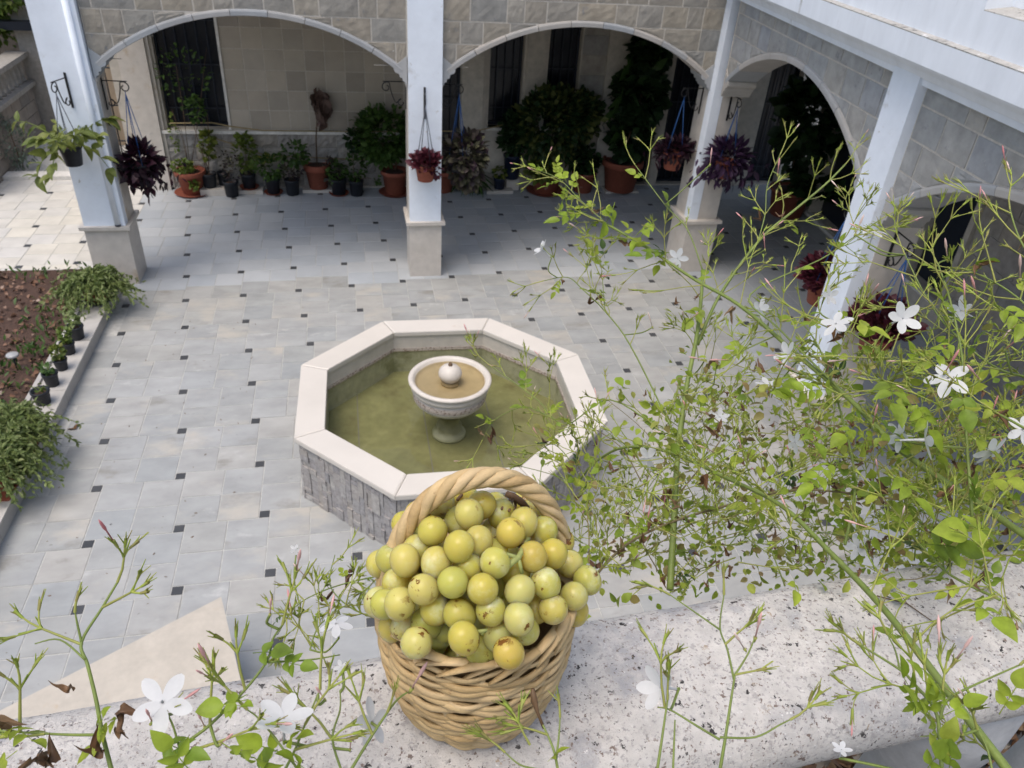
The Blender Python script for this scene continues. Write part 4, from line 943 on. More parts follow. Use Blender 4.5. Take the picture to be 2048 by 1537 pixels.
bb = MB(); bb.lathe((0, 0, 0), [(.06, 0), (.06, .04), (.035, .06), (.06, .16), (.055, .22), (.03, .32), (.055, .35), (.055, .39)], 12); bme = bb.mesh('baluster', m_concp)
for k in range(15): inst('baluster', bme, wt_, Matrix.Translation((-4.02, 8.2+.2*k, .97)))
b = MB(); b.box(-3.98, -3.42, 11.12, 11.6, -1.0, 3.4); o = b.build('concrete_pier', m_concp); tag(o, 'tall grey concrete pier behind the leftmost column', 'pier')
b = MB(); b.box(-5.0, -2.4, 10.9, 11.1, 1.80, 1.93); o = b.build('steel_beam', m_dark); tag(o, 'short dark steel beam crossing behind the leftmost column', 'beam')
b = MB(); b.box(-6.2, -1.9, 12.4, 12.6, -1, 3.4); o = b.build('boundary_wall', m_conc); tag(o, 'shaded brown wall closing the passage behind the leftmost column', 'wall')
gt = thing('iron_gate', 'dark iron gate seen between the leftmost column and the first arch', 'gate', (-2.3, 10.2, 0))
for k in range(7): b = MB(); b.tube([(-2.75+.14*k, 10.2, 0), (-2.75+.14*k, 10.2, 2.3 if k in (0, 3, 6) else 1.5)], .012, 6); b.build('bar', m_iron, gt)
for z in (.2, .8, 1.4): b = MB(); b.tube([(-2.78, 10.2, z), (-1.88, 10.2, z)], .014, 6); b.build('rail', m_iron, gt)
b = MB(); b.box(-2.9, -1.88, 10.6, 10.68, 0, 3.4); o = b.build('board_wall', m_wood); tag(o, 'tan boarded wall behind the iron gate', 'wall')
t = thing('tree', 'yellow green tree at the top left corner of the view', 'tree', (-4.6, 11.6, 0))
b = MB(); b.tube([(-4.7, 11.9, -.9), (-4.65, 11.8, 1.0), (-4.5, 11.7, 2.0), (-4.1, 11.5, 2.7)], [.09, .08, .06, .03], 8); b.tube([(-4.62, 11.8, 1.4), (-4.9, 11.6, 2.2), (-5.2, 11.4, 2.8)], [.05, .04, .02], 6); b.build('trunk', m_stemb, t)
bush(t, 'crown', (-4.75, 11.4, 2.15), (1.0, .8, .75), 2600, .09, m_tree, 'ovate', clumps=60); bush(t, 'crown', (-3.95, 11.0, 2.45), (.42, .4, .4), 600, .09, m_lime, 'ovate', clumps=20)
t = thing('dark_shrub', 'dark green shrub behind the far left balustrade', 'shrub', (-4.9, 10.6, 0)); bush(t, 'foliage', (-4.85, 10.8, 1.4), (.5, .8, .55), 1500, .08, m_dkgreen, 'ovate', clumps=40); stems(t, (-4.9, 10.7, .6), [(-4.9, 10.8, 1.5), (-4.7, 10.5, 1.4)], .02)
t = thing('olive_shrub', 'grey green olive shrub in front of the block wall on the far left', 'shrub', (-4.0, 9.6, 0))
stems(t, (-3.9, 9.4, -.3), [(-3.85, 9.4, .7), (-3.6, 9.3, .6), (-4.1, 9.5, .7)], .012); bush(t, 'foliage', (-3.85, 9.3, .42), (.42, .35, .42), 620, .07, m_olive, 'lance', clumps=26)
# ------------------------------------------------------------------ low slab by the house, fallen leaf
bt = thing('bench_wall', 'beige marble capped low wall whose corner shows beyond the balcony rail', 'low wall', (.0, -1.2, 0))
pc = [Vector((.44, -.55, 0)), Vector((-1.1, -1.475, 0)), Vector((-1.1, -3.2, 0)), Vector((1.18, -3.2, 0))]
b = MB(); b.add([p+Vector((0, 0, .465)) for p in pc]+[p+Vector((0, 0, .5)) for p in pc], [(0, 3, 2, 1), (4, 5, 6, 7), (0, 1, 5, 4), (1, 2, 6, 5), (2, 3, 7, 6), (3, 0, 4, 7)]); b.build('cap', mat('tan_marble', [(.44, .395, .33), (.50, .455, .39)], 3, .5, .0006, 30, lo=.9, hi=1.06, spots=[((.44, .36, .27), 6, .60, .74), ((.60, .56, .50), 4, .6, .76)]), bt, fixn=True)
ctr = sum(pc, Vector())/4; q = [p+(ctr-p)*.12 for p in pc]
b = MB(); b.add([p for p in q]+[p+Vector((0, 0, .4645)) for p in q], [(0, 3, 2, 1), (4, 5, 6, 7), (0, 1, 5, 4), (1, 2, 6, 5), (2, 3, 7, 6), (3, 0, 4, 7)]); b.build('body', m_stone, bt, fixn=True)
V, F = leaf_t('ovate', .4, .5); b = MB(); M_ = TM((-1.20, 2.08, .012), Matrix.Rotation(.8, 4, 'Z'), .11); b.add([M_ @ Vector(v) for v in V], [tuple(f) for f in F]); o = b.build('fallen_leaf', m_brown); tag(o, 'curled brown fallen leaf on the paving by the trough', 'leaf')
n = 70; P = np.c_[nrg.uniform(-1.2, .3, n), nrg.uniform(-.5, 4.2, n), np.full(n, .004)]
V, F = leaves(P, np.c_[nrg.normal(size=(n, 2)), np.zeros(n)], nrg.uniform(.01, .03, n), 'lance', .5, fold=.1, curl=0); o = bulk('leaf_debris', m_brown, None, V, F, 'stuff'); o['label'] = 'scattered bits of dry leaf on the paving'; o['category'] = 'debris'
# ------------------------------------------------------------------ balcony rail
RA = .058; RU = Vector((math.cos(RA), math.sin(RA), 0)); RN = Vector((math.sin(RA), -math.cos(RA), 0)); RC = Vector((1.63, -3.8775, 0)); ZT = 4.1
bal = thing('balustrade', 'pitted pale stone balcony rail on grey balusters running across the foreground', 'balustrade', RC+Vector((0, 0, 3.2)))
prof = []
hw, rr = .0695, .031
for k in range(7): a = R_(-50+140*k/6); prof.append((hw-rr+rr*math.cos(a), ZT-rr+rr*math.sin(a)))
for k in range(7): a = R_(90+140*k/6); prof.append((-hw+rr+rr*math.cos(a), ZT-rr+rr*math.sin(a)))
prof += [(-hw+.02, ZT-.064), (hw-.02, ZT-.064)]
V, F = [], []
nu = 160
for i in range(nu+1):
    u = -1.6+4.6*i/nu
    for (n_, z_) in prof:
        p = RC+RU*u+RN*n_; e = .0012*(math.sin(u*41+n_*60)+math.sin(u*97+z_*80))*.5
        V.append((p.x, p.y, z_+e))
k = len(prof); V = np.array(V)
F = np.array([(i*k+j, (i+1)*k+j, (i+1)*k+(j+1) % k, i*k+(j+1) % k) for i in range(nu) for j in range(k)])
ro = bulk('rail', m_rail, bal, V, F); fix_normals(ro.data)
bb = MB(); bb.lathe((0, 0, 0), [(.06, 0), (.06, .05), (.035, .07), (.045, .12), (.062, .22), (.055, .32), (.034, .52), (.030, .62), (.05, .66), (.058, .70), (.058, .768)], 20); bme = bb.mesh('baluster', m_balus)
for q in range(-6, 13):
    p = RC+RU*(.295+.235*q); inst('baluster', bme, bal, Matrix.Translation((p.x, p.y, 3.2695)))
b = MB(); b.frame_box(RC, RU, RN, -1.6, 3.0, -.07, .07, 3.20, 3.269); b.build('base', m_conc, bal, fixn=True)
b = MB(); b.frame_box(RC, RU, RN, -1.6, 3.0, -.52, 1.6, 3.02, 3.199); bf = struct(b.build('balcony_floor', m_concp, fixn=True))
n = 1700; P = np.array([tuple(RC+RU*nrg.uniform(-.6, 1.8)+RN*nrg.uniform(-.02, .9)) if q < 300 else tuple(RC+RU*nrg.uniform(.35, 1.5)+RN*nrg.uniform(-.50, -.07)) for q in range(n)]); P[:, 2] = 3.206+nrg.uniform(0, .03, n)
V, F = leaves(P, np.c_[nrg.normal(size=(n, 2)), nrg.normal(0, .3, n)], nrg.uniform(.02, .05, n), 'ovate', 1.2, fold=.5, curl=.5); o = bulk('leaf_litter', mat('balcony_litter', [(.16, .09, .05), (.10, .055, .03), (.24, .16, .09)], 30, .9, 0, 60, 'isl'), None, V, F, 'stuff'); o['label'] = 'dry brown leaves on the balcony floor below the rail'; o['category'] = 'dead leaves'
b = MB(); V0, F0 = leaf_hi(.5, .5, .4, 8); M_ = TM(tuple(RC+RU*.40+RN*.01)[:2]+(ZT+.0025,), Matrix.Rotation(1.9, 4, 'Z'), .016); b.add([M_ @ Vector(v) for v in V0], [tuple(f) for f in F0], 0, True); o = b.build('fallen_leaf', m_brown); tag(o, 'small orange brown dry leaf lying on the rail at the far right', 'leaf')
b = MB(); p0 = RC+RU*.20-RN*.03+Vector((0, 0, ZT+.002)); b.tube([p0, p0+RU*.02+RN*.012, p0+RU*.03+RN*.035], [.0006, .0006, .0004], 5); b.tube([p0+RU*.02+RN*.012, p0+RU*.018+RN*.004+Vector((0, 0, .004))], [.0005, .0003], 4); o = b.build('dry_twig', m_stemb); tag(o, 'thin dark dry twig lying on the rail right of the basket', 'twig')
# ------------------------------------------------------------------ wicker basket
BB = Vector((1.4865, -3.868, ZT+.0012)); BM = Matrix.Translation(BB) @ Matrix.Rotation(R_(0.0), 4, "Y") @ Matrix.Rotation(R_(4), 4, 'Z')
bk = thing('basket', 'small round wicker basket with a twisted handle standing on the stone rail', 'basket', BB)
def br(z):
    zs = [0, .012, .025, .045, .065, .085, .1]; rs = [.0465, .0515, .0560, .0600, .0615, .0615, .0600]
    return float(np.interp(z, zs, rs))
class TB(MB):
    def add(s, vs, fs, mi=0, smooth=False): MB.add(s, [BM @ Vector(v) for v in vs], fs, mi, smooth)
b = TB(); b.lathe((0, 0, 0), [(.0, .003)]+[(br(z)-.0055, z+.002) for z in (0, .012, .025, .045, .065, .085, .094)], 36, cap=False); b.build('lining', m_wickd, bk)
b = TB()
for k in range(18):
    a = 2*math.pi*k/18; b.tube([((br(z)-.0015)*math.cos(a), (br(z)-.0015)*math.sin(a), z) for z in (.001, .02, .04, .06, .094)], .0024, 5)
b.build('stakes', m_wick, bk, 'stuff')
nrow = 25
for r in range(nrow):
    zr = .0022+.00378*r; ph = rnd.uniform(0, 6.28)
    for s_ in range(3):
        a0 = ph+2*math.pi*s_/3; pts = []; rad = []; m = 44
        for q in range(m+1):
            a = a0+(2*math.pi/3+.16)*q/m; e = min(1, q/4, (m-q)/4); z = zr+.0016*math.sin(a*3+r*1.3)+.0010*math.sin(a*7+r)+.0022*(q/m-.5)
            rad_ = br(max(z, 0))+.0014*math.sin(9*a+math.pi*(r % 2)+.4*math.sin(r*2.1))-.003*(1-e); pts.append((rad_*math.cos(a), rad_*math.sin(a), max(z, .0022))); rad.append(.00165+.00045*math.sin(r*1.7+s_*2+q*.05))
        b = TB(); b.tube(pts, rad, 7, flat=1.32); b.build('strand', m_wick, bk)
for k in range(26):                                              # braided rim
    a0 = 2*math.pi*k/26; pts = []; rad = []
    for q in range(13):
        s = q/12; a = a0+.86*s; z = .0915+.0145*math.sin(math.pi*min(1, s*1.05))+.001*math.sin(k*1.9); rad_ = .0622+.0012*math.sin(k*2.7)-.0095*s+.003*math.sin(math.pi*s)
        pts.append((rad_*math.cos(a), rad_*math.sin(a), z)); rad.append(.0033*math.sin(math.pi*(.12+.78*s)))
    b = TB(); b.tube(pts, rad, 7, flat=.55); b.build('rim_strand', m_wick, bk)
def hcurve(t):
    return Vector((.0595*math.cos(t)*(1+.02*math.sin(2*t)), -.002+.013*math.sin(t)**.5, .078+.105*math.sin(t)**.85))
core = [hcurve(math.pi*q/110) if 0 < q < 110 else hcurve(math.pi*q/110+ (1e-4 if q == 0 else -1e-4)) for q in range(111)]
core = [Vector((.054, 0, .06)), Vector((.058, 0, .07))]+core+[Vector((-.058, 0, .07)), Vector((-.054, 0, .06))]
b = TB(); b.tube(core, .0040, 8); b.build('handle_core', m_wickd, bk)
for k in range(6):
    pts = []; rad = []; n_ = len(core); prev = Vector((0, 1, 0))
    for q, p in enumerate(core):
        tng = (core[min(q+1, n_-1)]-core[max(q-1, 0)]).normalized(); sd = Vector((0, 1, 0)); up = tng.cross(sd).normalized()
        a = 2*math.pi*(k/6)+2*math.pi*3.0*q/n_+.25*math.sin(q*.2+k)
        pts.append(p+(up*math.cos(a)+sd*math.sin(a))*(.0036+.0004*math.sin(q*.33+k*2))); rad.append(.0033+.0005*math.sin(q*.21+k*1.3))
    b = TB(); b.tube(pts, rad, 7, flat=.8); b.build('handle_strand', m_wick, bk)
# ------------------------------------------------------------------ grapes
def grapemat():
    m = mat('grape_skin', [(.51, .465, .115), (.55, .455, .105), (.48, .475, .125), (.56, .47, .13), (.54, .505, .19), (.54, .41, .10), (.49, .45, .11)], 26, .21, .00010, 500, 'obj', .84, 1.08,
            [((.64, .63, .42), 38, .50, .76), ((.17, .075, .02), 95, .585, .63, 'n', 42, .47), ((.22, .10, .03), 260, .68, .73)], sss=(1.0, (1.0, .75, .15), .02), spec=.42)
    bs = m.node_tree.nodes['Principled BSDF']; bs.inputs['Transmission Weight'].default_value = .10; bs.inputs['IOR'].default_value = 1.37
    return m
m_grape = grapemat(); m_gstem = mat('grape_stem', [(.26, .29, .08), (.32, .33, .11)], 60, .6, .0003, 300); m_gdry = mat('dry_grape_stem', [(.12, .07, .035), (.18, .10, .05)], 60, .7)
gme = []
for q in range(4):
    b = MB(); n1, n2 = 24, 14; b.lathe((0, 0, 0), [(max(.0005, math.sin(math.pi*j/n2)*(1+.03*math.sin(2*math.pi*j/n2+q))), -math.cos(math.pi*j/n2)*(1.0+.05*q)) for j in range(n2+1)], n1); gme.append(b.mesh('grape', m_grape))
gt_ = thing('grape_bunch', 'heaped yellow green grapes with brown freckles filling the wicker basket', 'grapes', BB+Vector((0, 0, .1)))
GL = [(440,265,74),(548,215,60),(630,270,58),(575,310,68),(525,350,62),(398,390,65),(310,365,58),(265,360,44),(525,468,76),(618,440,60),(325,485,62),(415,548,65),(265,535,68),(195,525,44),(145,550,42),(570,565,62),(700,545,68),(690,500,60),(775,400,75),(690,395,47),(835,355,58),(935,395,55),(880,515,66),(980,505,58),(1012,450,52),(1060,550,60),(945,645,72),(820,680,66),(640,670,74),(495,640,72),(355,672,68),(225,640,50),(280,645,47),(240,745,60),(170,745,52),(135,735,44),(530,797,70),(680,775,65),(815,815,70),(980,770,60),(1080,705,62),(1145,630,62),(1085,780,52),(890,770,52),(715,895,68),(550,910,76),(370,840,52),(270,845,52),(205,855,46),(320,930,62),(400,935,44),(440,870,52),(765,980,75),(630,970,60),(840,870,55),(410,770,55),(450,720,55),(730,310,58),(890,300,50),(850,250,48),(330,750,45),(560,520,50),(800,590,50),(900,720,48),(480,210,45),(700,270,48),(1000,400,45),(330,310,45),(620,620,50),(740,850,50)]
HC = BB+Vector((-.006, -.006, .098)); HR = Vector((.0665, .062, .064))
def heap_hit(px, py):
    o = CAM; d = at(px, py, 1)-CAM
    q = Vector(((o.x-HC.x)/HR.x, (o.y-HC.y)/HR.y, (o.z-HC.z)/HR.z)); e = Vector((d.x/HR.x, d.y/HR.y, d.z/HR.z))
    A = e.dot(e); B = 2*q.dot(e); Cc = q.dot(q)-1; D = B*B-4*A*Cc
    return (-B-math.sqrt(D))/(2*A) if D > 0 else -B/(2*A)
placed = []
for (x, y, r) in sorted(GL, key=lambda g: -g[2]):
    px, py = 700+x/2.4125, 900+y/2.4125; d = heap_hit(px, py)
    rr_ = r/2.4125*d/FPX*.955
    rr_ = max(rr_, .0088)
    d += max(0, (62-r))*.00042
    p = at(px, py, d)
    placed.append([p, rr_, at(px, py, 1)-CAM])
for it in range(60):                                              # ease overlapping berries apart along their depth
    for i in range(len(placed)):
        for j in range(i):
            dv = placed[i][0]-placed[j][0]; mn = (placed[i][1]+placed[j][1])*.86
            if dv.length < mn:
                ov = (mn-dv.length)*.35; k = i if placed[i][1] <= placed[j][1] else j
                placed[k][0] += placed[k][2].normalized()*ov; o2 = j if k == i else i; sgn = -1 if k == i else 1
                placed[o2][0] -= placed[o2][2].normalized()*ov*.25
for (p, r, _) in placed:
    M_ = TM(p, Matrix.Rotation(rnd.uniform(0, 6.28), 4, 'Z') @ Matrix.Rotation(rnd.uniform(-.9, .9), 4, 'X'), r)
    inst('grape', rnd.choice(gme), gt_, M_)
for k in range(60):                                               # berries inside the heap
    d = Vector((rnd.gauss(0, 1), rnd.gauss(0, 1), rnd.gauss(.2, 1))).normalized()
    p = HC+Vector((d.x*HR.x, d.y*HR.y, d.z*HR.z))*rnd.uniform(.30, .60); r = rnd.uniform(.0092, .0108)
    if p.z < BB.z+.05: continue
    inst('grape', rnd.choice(gme), gt_, TM(p, None, r))
def gst(pts, r, m, name='stem'):
    b = MB(); b.tube([at(700+x/2.4125, 900+y/2.4125, heap_hit(700+x/2.4125, 900+y/2.4125)+dz) for x, y, dz in pts], r, 6); return b.build(name, m, gt_)
gst([(700, 612, .004), (760, 560, -.002), (812, 522, -.006), (860, 430, -.002)], [.0022, .0022, .0018, .0014], m_gstem)
gst([(830, 600, -.001), (822, 560, -.004), (812, 522, -.006)], .0012, m_gstem); gst([(690, 500, -.001), (760, 505, -.004), (812, 522, -.006)], .0013, m_gstem)
gst([(860, 290, -.004), (830, 255, -.008), (790, 228, -.010), (755, 212, -.008)], [.002, .0024, .0024, .002], m_gdry)
for (x, y) in ((760, 250), (775, 275), (740, 265), (800, 270)): gst([(790, 232, -.009), (x, y, -.008), (x-8, y+22, -.006)], .0008, m_gdry)
gst([(520, 240, -.006), (535, 222, -.009), (545, 205, -.007)], .0012, m_gdry); gst([(960, 350, -.003), (985, 335, -.006), (985, 300, -.004)], .0012, m_gstem)
gst([(635, 890, -.002), (660, 870, -.003), (610, 880, -.002)], .0012, m_gstem)
# ------------------------------------------------------------------ jasmine
def petal():
    V = []; F = []; rows = 9
    for i in range(rows+1):
        t = i/rows; w_ = .235*max(0, math.sin(math.pi*(.04+.95*t**1.25)))**.62+.015
        if i == rows: w_ = .06
        for s_ in (-1, -.5, 0, .5, 1): V.append((w_*s_, .05+t*.95, -.13*t*t+.10*w_*abs(s_)-.05*math.sin(3*t)))
    for i in range(rows):
        for j in range(4): a = 5*i+j; F.append((a, a+1, a+6, a+5))
    return np.array(V), np.array(F)
def flower_mesh(var):
    b = MB(); V0, F0 = petal()
    V0 = V0*np.array([1.0, 1, 1])
    for k in range(5):
        a = 2*math.pi*k/5+rnd.uniform(-.12, .12); tilt = (.18, .35, .55, -.1)[var]+rnd.uniform(-.12, .12)
        Mx = Matrix.Rotation(a, 4, 'Z') @ Matrix.Rotation(tilt, 4, 'X')
        b.add([Mx @ Vector((v[0]*1.05, v[1]*1.0, v[2])) for v in V0], [tuple(f) for f in F0], 0, True)
    b.tube([(0, 0, .03), (.02, 0, -.5), (.05, .02, -1.05)], [.085, .06, .045], 6, 0, False)
    b.tube([(.05, .02, -1.02), (.055, .02, -1.25)], [.065, .05], 6, 1, False)
    return b.mesh('flower', [m_petal, m_jtwig])
FL = [flower_mesh(v) for v in range(4)]
def bud_mesh():
    b = MB(); b.tube([(0, 0, 0), (0, 0, .5), (0, 0, .62), (0, 0, .85), (0, 0, 1)], [.022, .027, .055, .045, .008], 6, 0); b.tube([(0, 0, -.12), (0, 0, .06)], [.03, .06], 6, 1); return b.mesh('bud', [m_pbud, m_jtwig])
BUD = bud_mesh()
def compound(npair, curl, wid):
    b = MB(); V0, F0 = leaf_hi(.22, curl); rach = []; wid = wid*.74
    for q in range(npair+1): rach.append(Vector((0, q*.42, -.05*q*q)))
    b.tube([Vector((0, -.5, .02))]+rach, .02, 4, 0, False)
    def put(p, ang, s, tw):
        Mx = Matrix.Translation(p) @ Matrix.Rotation(ang, 4, 'Z') @ Matrix.Rotation(tw, 4, 'Y') @ Matrix.Diagonal((s*wid, s, s, 1))
        b.add([Mx @ Vector(v) for v in V0], [tuple(f) for f in F0], 0, True)
    for q in range(npair):
        s = .62+.1*q+rnd.uniform(-.08, .08)
        for sd in (-1, 1): put(rach[q], sd*rnd.uniform(.9, 1.25)*-1, s, rnd.uniform(-.4, .4))
    put(rach[-1], rnd.uniform(-.2, .2), 1.05, rnd.uniform(-.3, .3)); return b
CLm = [compound(2, .3, 1.0).mesh('leaf', m_jleaf), compound(2, .15, 1.15).mesh('leaf', m_jleaf), compound(1, .35, 1.1).mesh('leaf', m_jleaf), compound(3, .25, .9).mesh('leaf', m_jleaf), compound(1, .2, 1.25).mesh('leaf', m_jleaf)]
CLo = [compound(2, .3, .95).mesh('leaf', m_jold), compound(1, .3, 1.0).mesh('leaf', m_jold), compound(2, .5, .8).mesh('leaf', m_jold)]
def crumple():
    b = MB(); V0, F0 = leaf_hi(1.1, 1.2, .40, 8)
    for k in range(2): Mx = Matrix.Rotation(rnd.uniform(0, 6), 4, 'Z') @ Matrix.Rotation(rnd.uniform(-.8, .8), 4, 'X'); b.add([Mx @ Vector((v[0]*.7+.10*math.sin(v[1]*9+k), v[1]*.9+.05*math.sin(v[0]*20), v[2]+.14*math.sin(v[1]*7+v[0]*9+k*2))) for v in V0], [tuple(f) for f in F0], 0, True)
    return b.mesh('dried_leaf', m_brown)
BR = [crumple() for _ in range(4)]
def cyme(b, p, d, ln, r, lev, tips):
    """an opposite-branched flowering shoot; collects its tips"""
    d = d.normalized(); bend = Vector((rnd.gauss(0, .22), rnd.gauss(0, .22), rnd.gauss(.12, .18))); mid = p+d*ln*.5; e = p+(d+bend*.6).normalized()*ln
    b.tube([p, mid.lerp((p+e)/2, .5), e], [r, r*.85, r*.7], 5, 0, False); dd = (e-mid).normalized()
    if lev == 0:
        for k in range(5):                                        # calyx threads
            q = (dd+Vector((rnd.gauss(0, .22), rnd.gauss(0, .22), rnd.gauss(0, .22)))).normalized(); b.tube([e, e+q*rnd.uniform(.005, .011)], [.00055, .00025], 3, 0, False)
        b.tube([e-dd*.002, e+dd*.004], [.0008, .0011], 5, 0, False)
        tips.append((e+dd*.003, dd)); return
    ax = dd.orthogonal().normalized(); ax = Matrix.Rotation(rnd.uniform(0, 6.28), 3, dd) @ ax
    for sgn in (-1, 1):
        q = (dd*rnd.uniform(.75, 1.0)+ax*sgn*rnd.uniform(.5, .8)).normalized()
        if rnd.random() < .92: cyme(b, e, q, ln*rnd.uniform(.42, .66), r*.72, lev-1, tips)
        t0 = p.lerp(e, .97); b.tube([t0, t0+(q+dd*.3).normalized()*rnd.uniform(.006, .012)], [.0008, .0004], 3, 0, False)
    cyme(b, e, dd, ln*rnd.uniform(.45, .7), r*.75, lev-1, tips)
def smooth(pts, k=5):
    out = []; n = len(pts)
    for i in range(n-1):
        p0, p1, p2, p3 = pts[max(i-1, 0)], pts[i], pts[i+1], pts[min(i+2, n-1)]
        for q in range(k):
            t = q/k; out.append(.5*((2*p1)+(p2-p0)*t+(2*p0-5*p1+4*p2-p3)*t*t+(3*p1-p0-3*p2+p3)*t**3))
    out.append(pts[-1]); return out
class Jas:
    def __init__(s, label, loc): s.t = thing('jasmine', label, 'jasmine plant', loc); s.nl = 0; s.ns = 0; s.main = []; s.rest = MB(); s.L = []
    def stem(s, P, r, wood=False, m=None):
        pts = smooth([at(*p) for p in P]); k = len(pts); b = MB()
        r *= .62; b.tube(pts, [r*(1-.5*i/k) for i in range(k)], 7); b.build('stem', m or (m_jwood if wood else m_jstem), s.t); s.main.append((pts, r)); return pts
    def shoot(s, p, d, ln, lev, r=.0009, bud=.22, flower=.0):
        s.ns += 1; b = MB() if s.ns <= 290 else s.rest; tips = []; cyme(b, Vector(p), Vector(d), ln, r*.85, lev, tips)
        if s.ns <= 290: b.build('twig', m_jtwig, s.t)
        for (q, dd) in tips:
            x = rnd.random()
            if x < bud: inst('bud', BUD, s.t, TM(q, look(dd), rnd.uniform(.010, .020)))
            elif x < bud+flower: inst('flower', rnd.choice(FL), s.t, TM(q+dd*.012, look(dd+Vector((0, 0, .4))), rnd.uniform(.012, .015)))
    def leaf(s, p, d, size, old=False):
        if s.nl >= 290: s.L.append((tuple(p), tuple(d), size)); return
        s.nl += 1; d = Vector(d)
        Rm = rotmats(np.array([tuple(d)]), np.array([rnd.gauss(0, .5)]))[0]
        inst('leaf', rnd.choice(CLo if old else CLm), s.t, TM(p, Matrix(Rm.tolist()).to_4x4(), size))
    def brown(s, p, size):
        inst('dried_leaf', rnd.choice(BR), s.t, TM(p, Matrix.Rotation(rnd.uniform(0, 6.28), 4, 'X') @ Matrix.Rotation(rnd.uniform(0, 6.28), 4, 'Z'), size))
    def flower(s, px, py, d, face, size=.015, var=None):
        size *= .98; p = at(px, py, d); fc = Vector(face); s.join(p-fc.normalized()*size*1.2); inst('flower', FL[rnd.randrange(4) if var is None else var], s.t, TM(p, look(fc, rnd.uniform(0, 6)), size))
    def join(s, p):
        best = None
        for pts, r in s.main:
            for q in pts[::2]:
                L_ = (q-p).length
                if best is None or L_ < best[0]: best = (L_, q)
        if best and .004 < best[0] < .16:
            m_ = (p+best[1])/2+Vector((rnd.gauss(0, .004), rnd.gauss(0, .004), -.10*best[0])); b = MB(); b.tube(smooth([p, m_, best[1]], 4), .00085, 5); b.build('flower_stalk', m_jstem, s.t)
    def bud(s, px, py, d, dirpx, size=.02):
        p = at(px, py, d); s.join(p); q = at(px+dirpx[0], py+dirpx[1], d-.01)-p; inst('bud', BUD, s.t, TM(p, look(q), size))
    def dress(s, pts, i0, i1, step, ln, lev, leafp=.5, brownp=.15, lsize=.017, bud=.2, up=.5, old=.1):
        i = i0
        while i < min(i1, len(pts)-1):
            tg = (pts[i+1]-pts[i]).normalized(); o = tg.orthogonal().normalized(); o = Matrix.Rotation(rnd.uniform(0, 6.28), 3, tg) @ o
            for sg in (-1, 1):
                d = (tg*.6+o*sg*.75+Vector((0, 0, up*.6))).normalized()
                if rnd.random() < .62: s.shoot(pts[i], d, ln*rnd.uniform(.6, 1.2), lev if rnd.random() < .7 else max(lev-1, 0), bud=bud)
                if rnd.random() < leafp: s.leaf(pts[i]+d*.008, d+Vector((rnd.gauss(0, .4), rnd.gauss(0, .4), rnd.gauss(-.1, .4))), lsize*rnd.uniform(.7, 1.3), rnd.random() < old)
                if rnd.random() < brownp: s.brown(pts[i]+o*sg*.008, rnd.uniform(.006, .013))
            i += step
BK = -_f                                                        # towards the viewer
J = Jas('large jasmine with white flowers and pink buds arching over the right end of the rail', RC+RU*.5)
st = {}
st['a'] = J.stem([(1340, 1180, .80), (1348, 1040, .84), (1356, 900, .88), (1372, 780, .92), (1392, 680, .95), (1402, 600, .98), (1405, 540, 1.0)], .0062)
st['a2'] = J.stem([(1405, 540, 1.0), (1375, 460, 1.02), (1330, 410, 1.04), (1270, 330, 1.06)], .0016)
st['b'] = J.stem([(2120, 1120, .55), (1960, 1010, .62), (1800, 900, .68), (1700, 800, .74), (1600, 715, .80), (1480, 612, .88), (1390, 560, .94), (1295, 497, 1.0), (1215, 450, 1.05), (1160, 425, 1.08)], .0048)
st['b2'] = J.stem([(1215, 450, 1.05), (1160, 400, 1.07), (1120, 360, 1.08), (1080, 342, 1.1)], .0012)
st['c'] = J.stem([(2030, 1560, .40), (1930, 1430, .43), (1840, 1310, .47), (1760, 1210, .52), (1660, 1105, .60), (1560, 1010, .68), (1450, 955, .76), (1340, 905, .84), (1250, 895, .90), (1190, 925, .95), (1160, 960, .98)], .0043)
st['d'] = J.stem([(1395, 690, .96), (1440, 590, .98), (1520, 480, 1.0), (1590, 420, 1.02), (1650, 370, 1.03), (1690, 330, 1.04)], .0036)
st['d2'] = J.stem([(1515, 485, 1.0), (1530, 430, 1.02), (1535, 370, 1.03), (1560, 310, 1.04)], .0013)
st['e'] = J.stem([(1345, 860, .88), (1260, 690, .97), (1209, 622, 1.02), (1166, 580, 1.05), (1135, 555, 1.07), (1088, 562, 1.08)], .0017)
st['e2'] = J.stem([(1210, 622, 1.02), (1205, 560, 1.05), (1200, 510, 1.07)], .001)
st['f'] = J.stem([(1330, 870, .88), (1220, 800, .95), (1130, 850, .98), (1075, 800, 1.0), (1020, 760, 1.02), (985, 735, 1.03)], .0016)
st['f2'] = J.stem([(1110, 840, .98), (1050, 815, 1.0), (990, 840, 1.02), (965, 880, 1.03)], .0011)
st['g'] = J.stem([(1700, 800, .74), (1560, 660, .82), (1500, 590, .86), (1640, 520, .9), (1700, 480, .92), (1760, 440, .95)], .0018)
st['h'] = J.stem([(2120, 760, .60), (2000, 740, .64), (1900, 660, .68), (1850, 590, .72), (1810, 510, .76)], .0018)
st['i'] = J.stem([(1945, 1040, .60), (1932, 860, .62), (1925, 720, .64), (1900, 600, .67), (1880, 540, .70)], .0022)
st['j'] = J.stem([(2120, 680, .58), (2040, 600, .62), (1980, 560, .65), (1930, 540, .68)], .0016)
st['k'] = J.stem([(2090, 560, .60), (2040, 480, .62), (2020, 420, .64)], .0016)
st['l'] = J.stem([(1160, 1190, .86), (1240, 1100, .86), (1330, 1050, .84), (1460, 1010, .80), (1600, 980, .76), (1800, 1000, .70)], .0028, True)
st['m'] = J.stem([(1690, 1090, .68), (1710, 960, .72), (1680, 820, .77), (1640, 700, .82), (1600, 640, .86)], .0022)
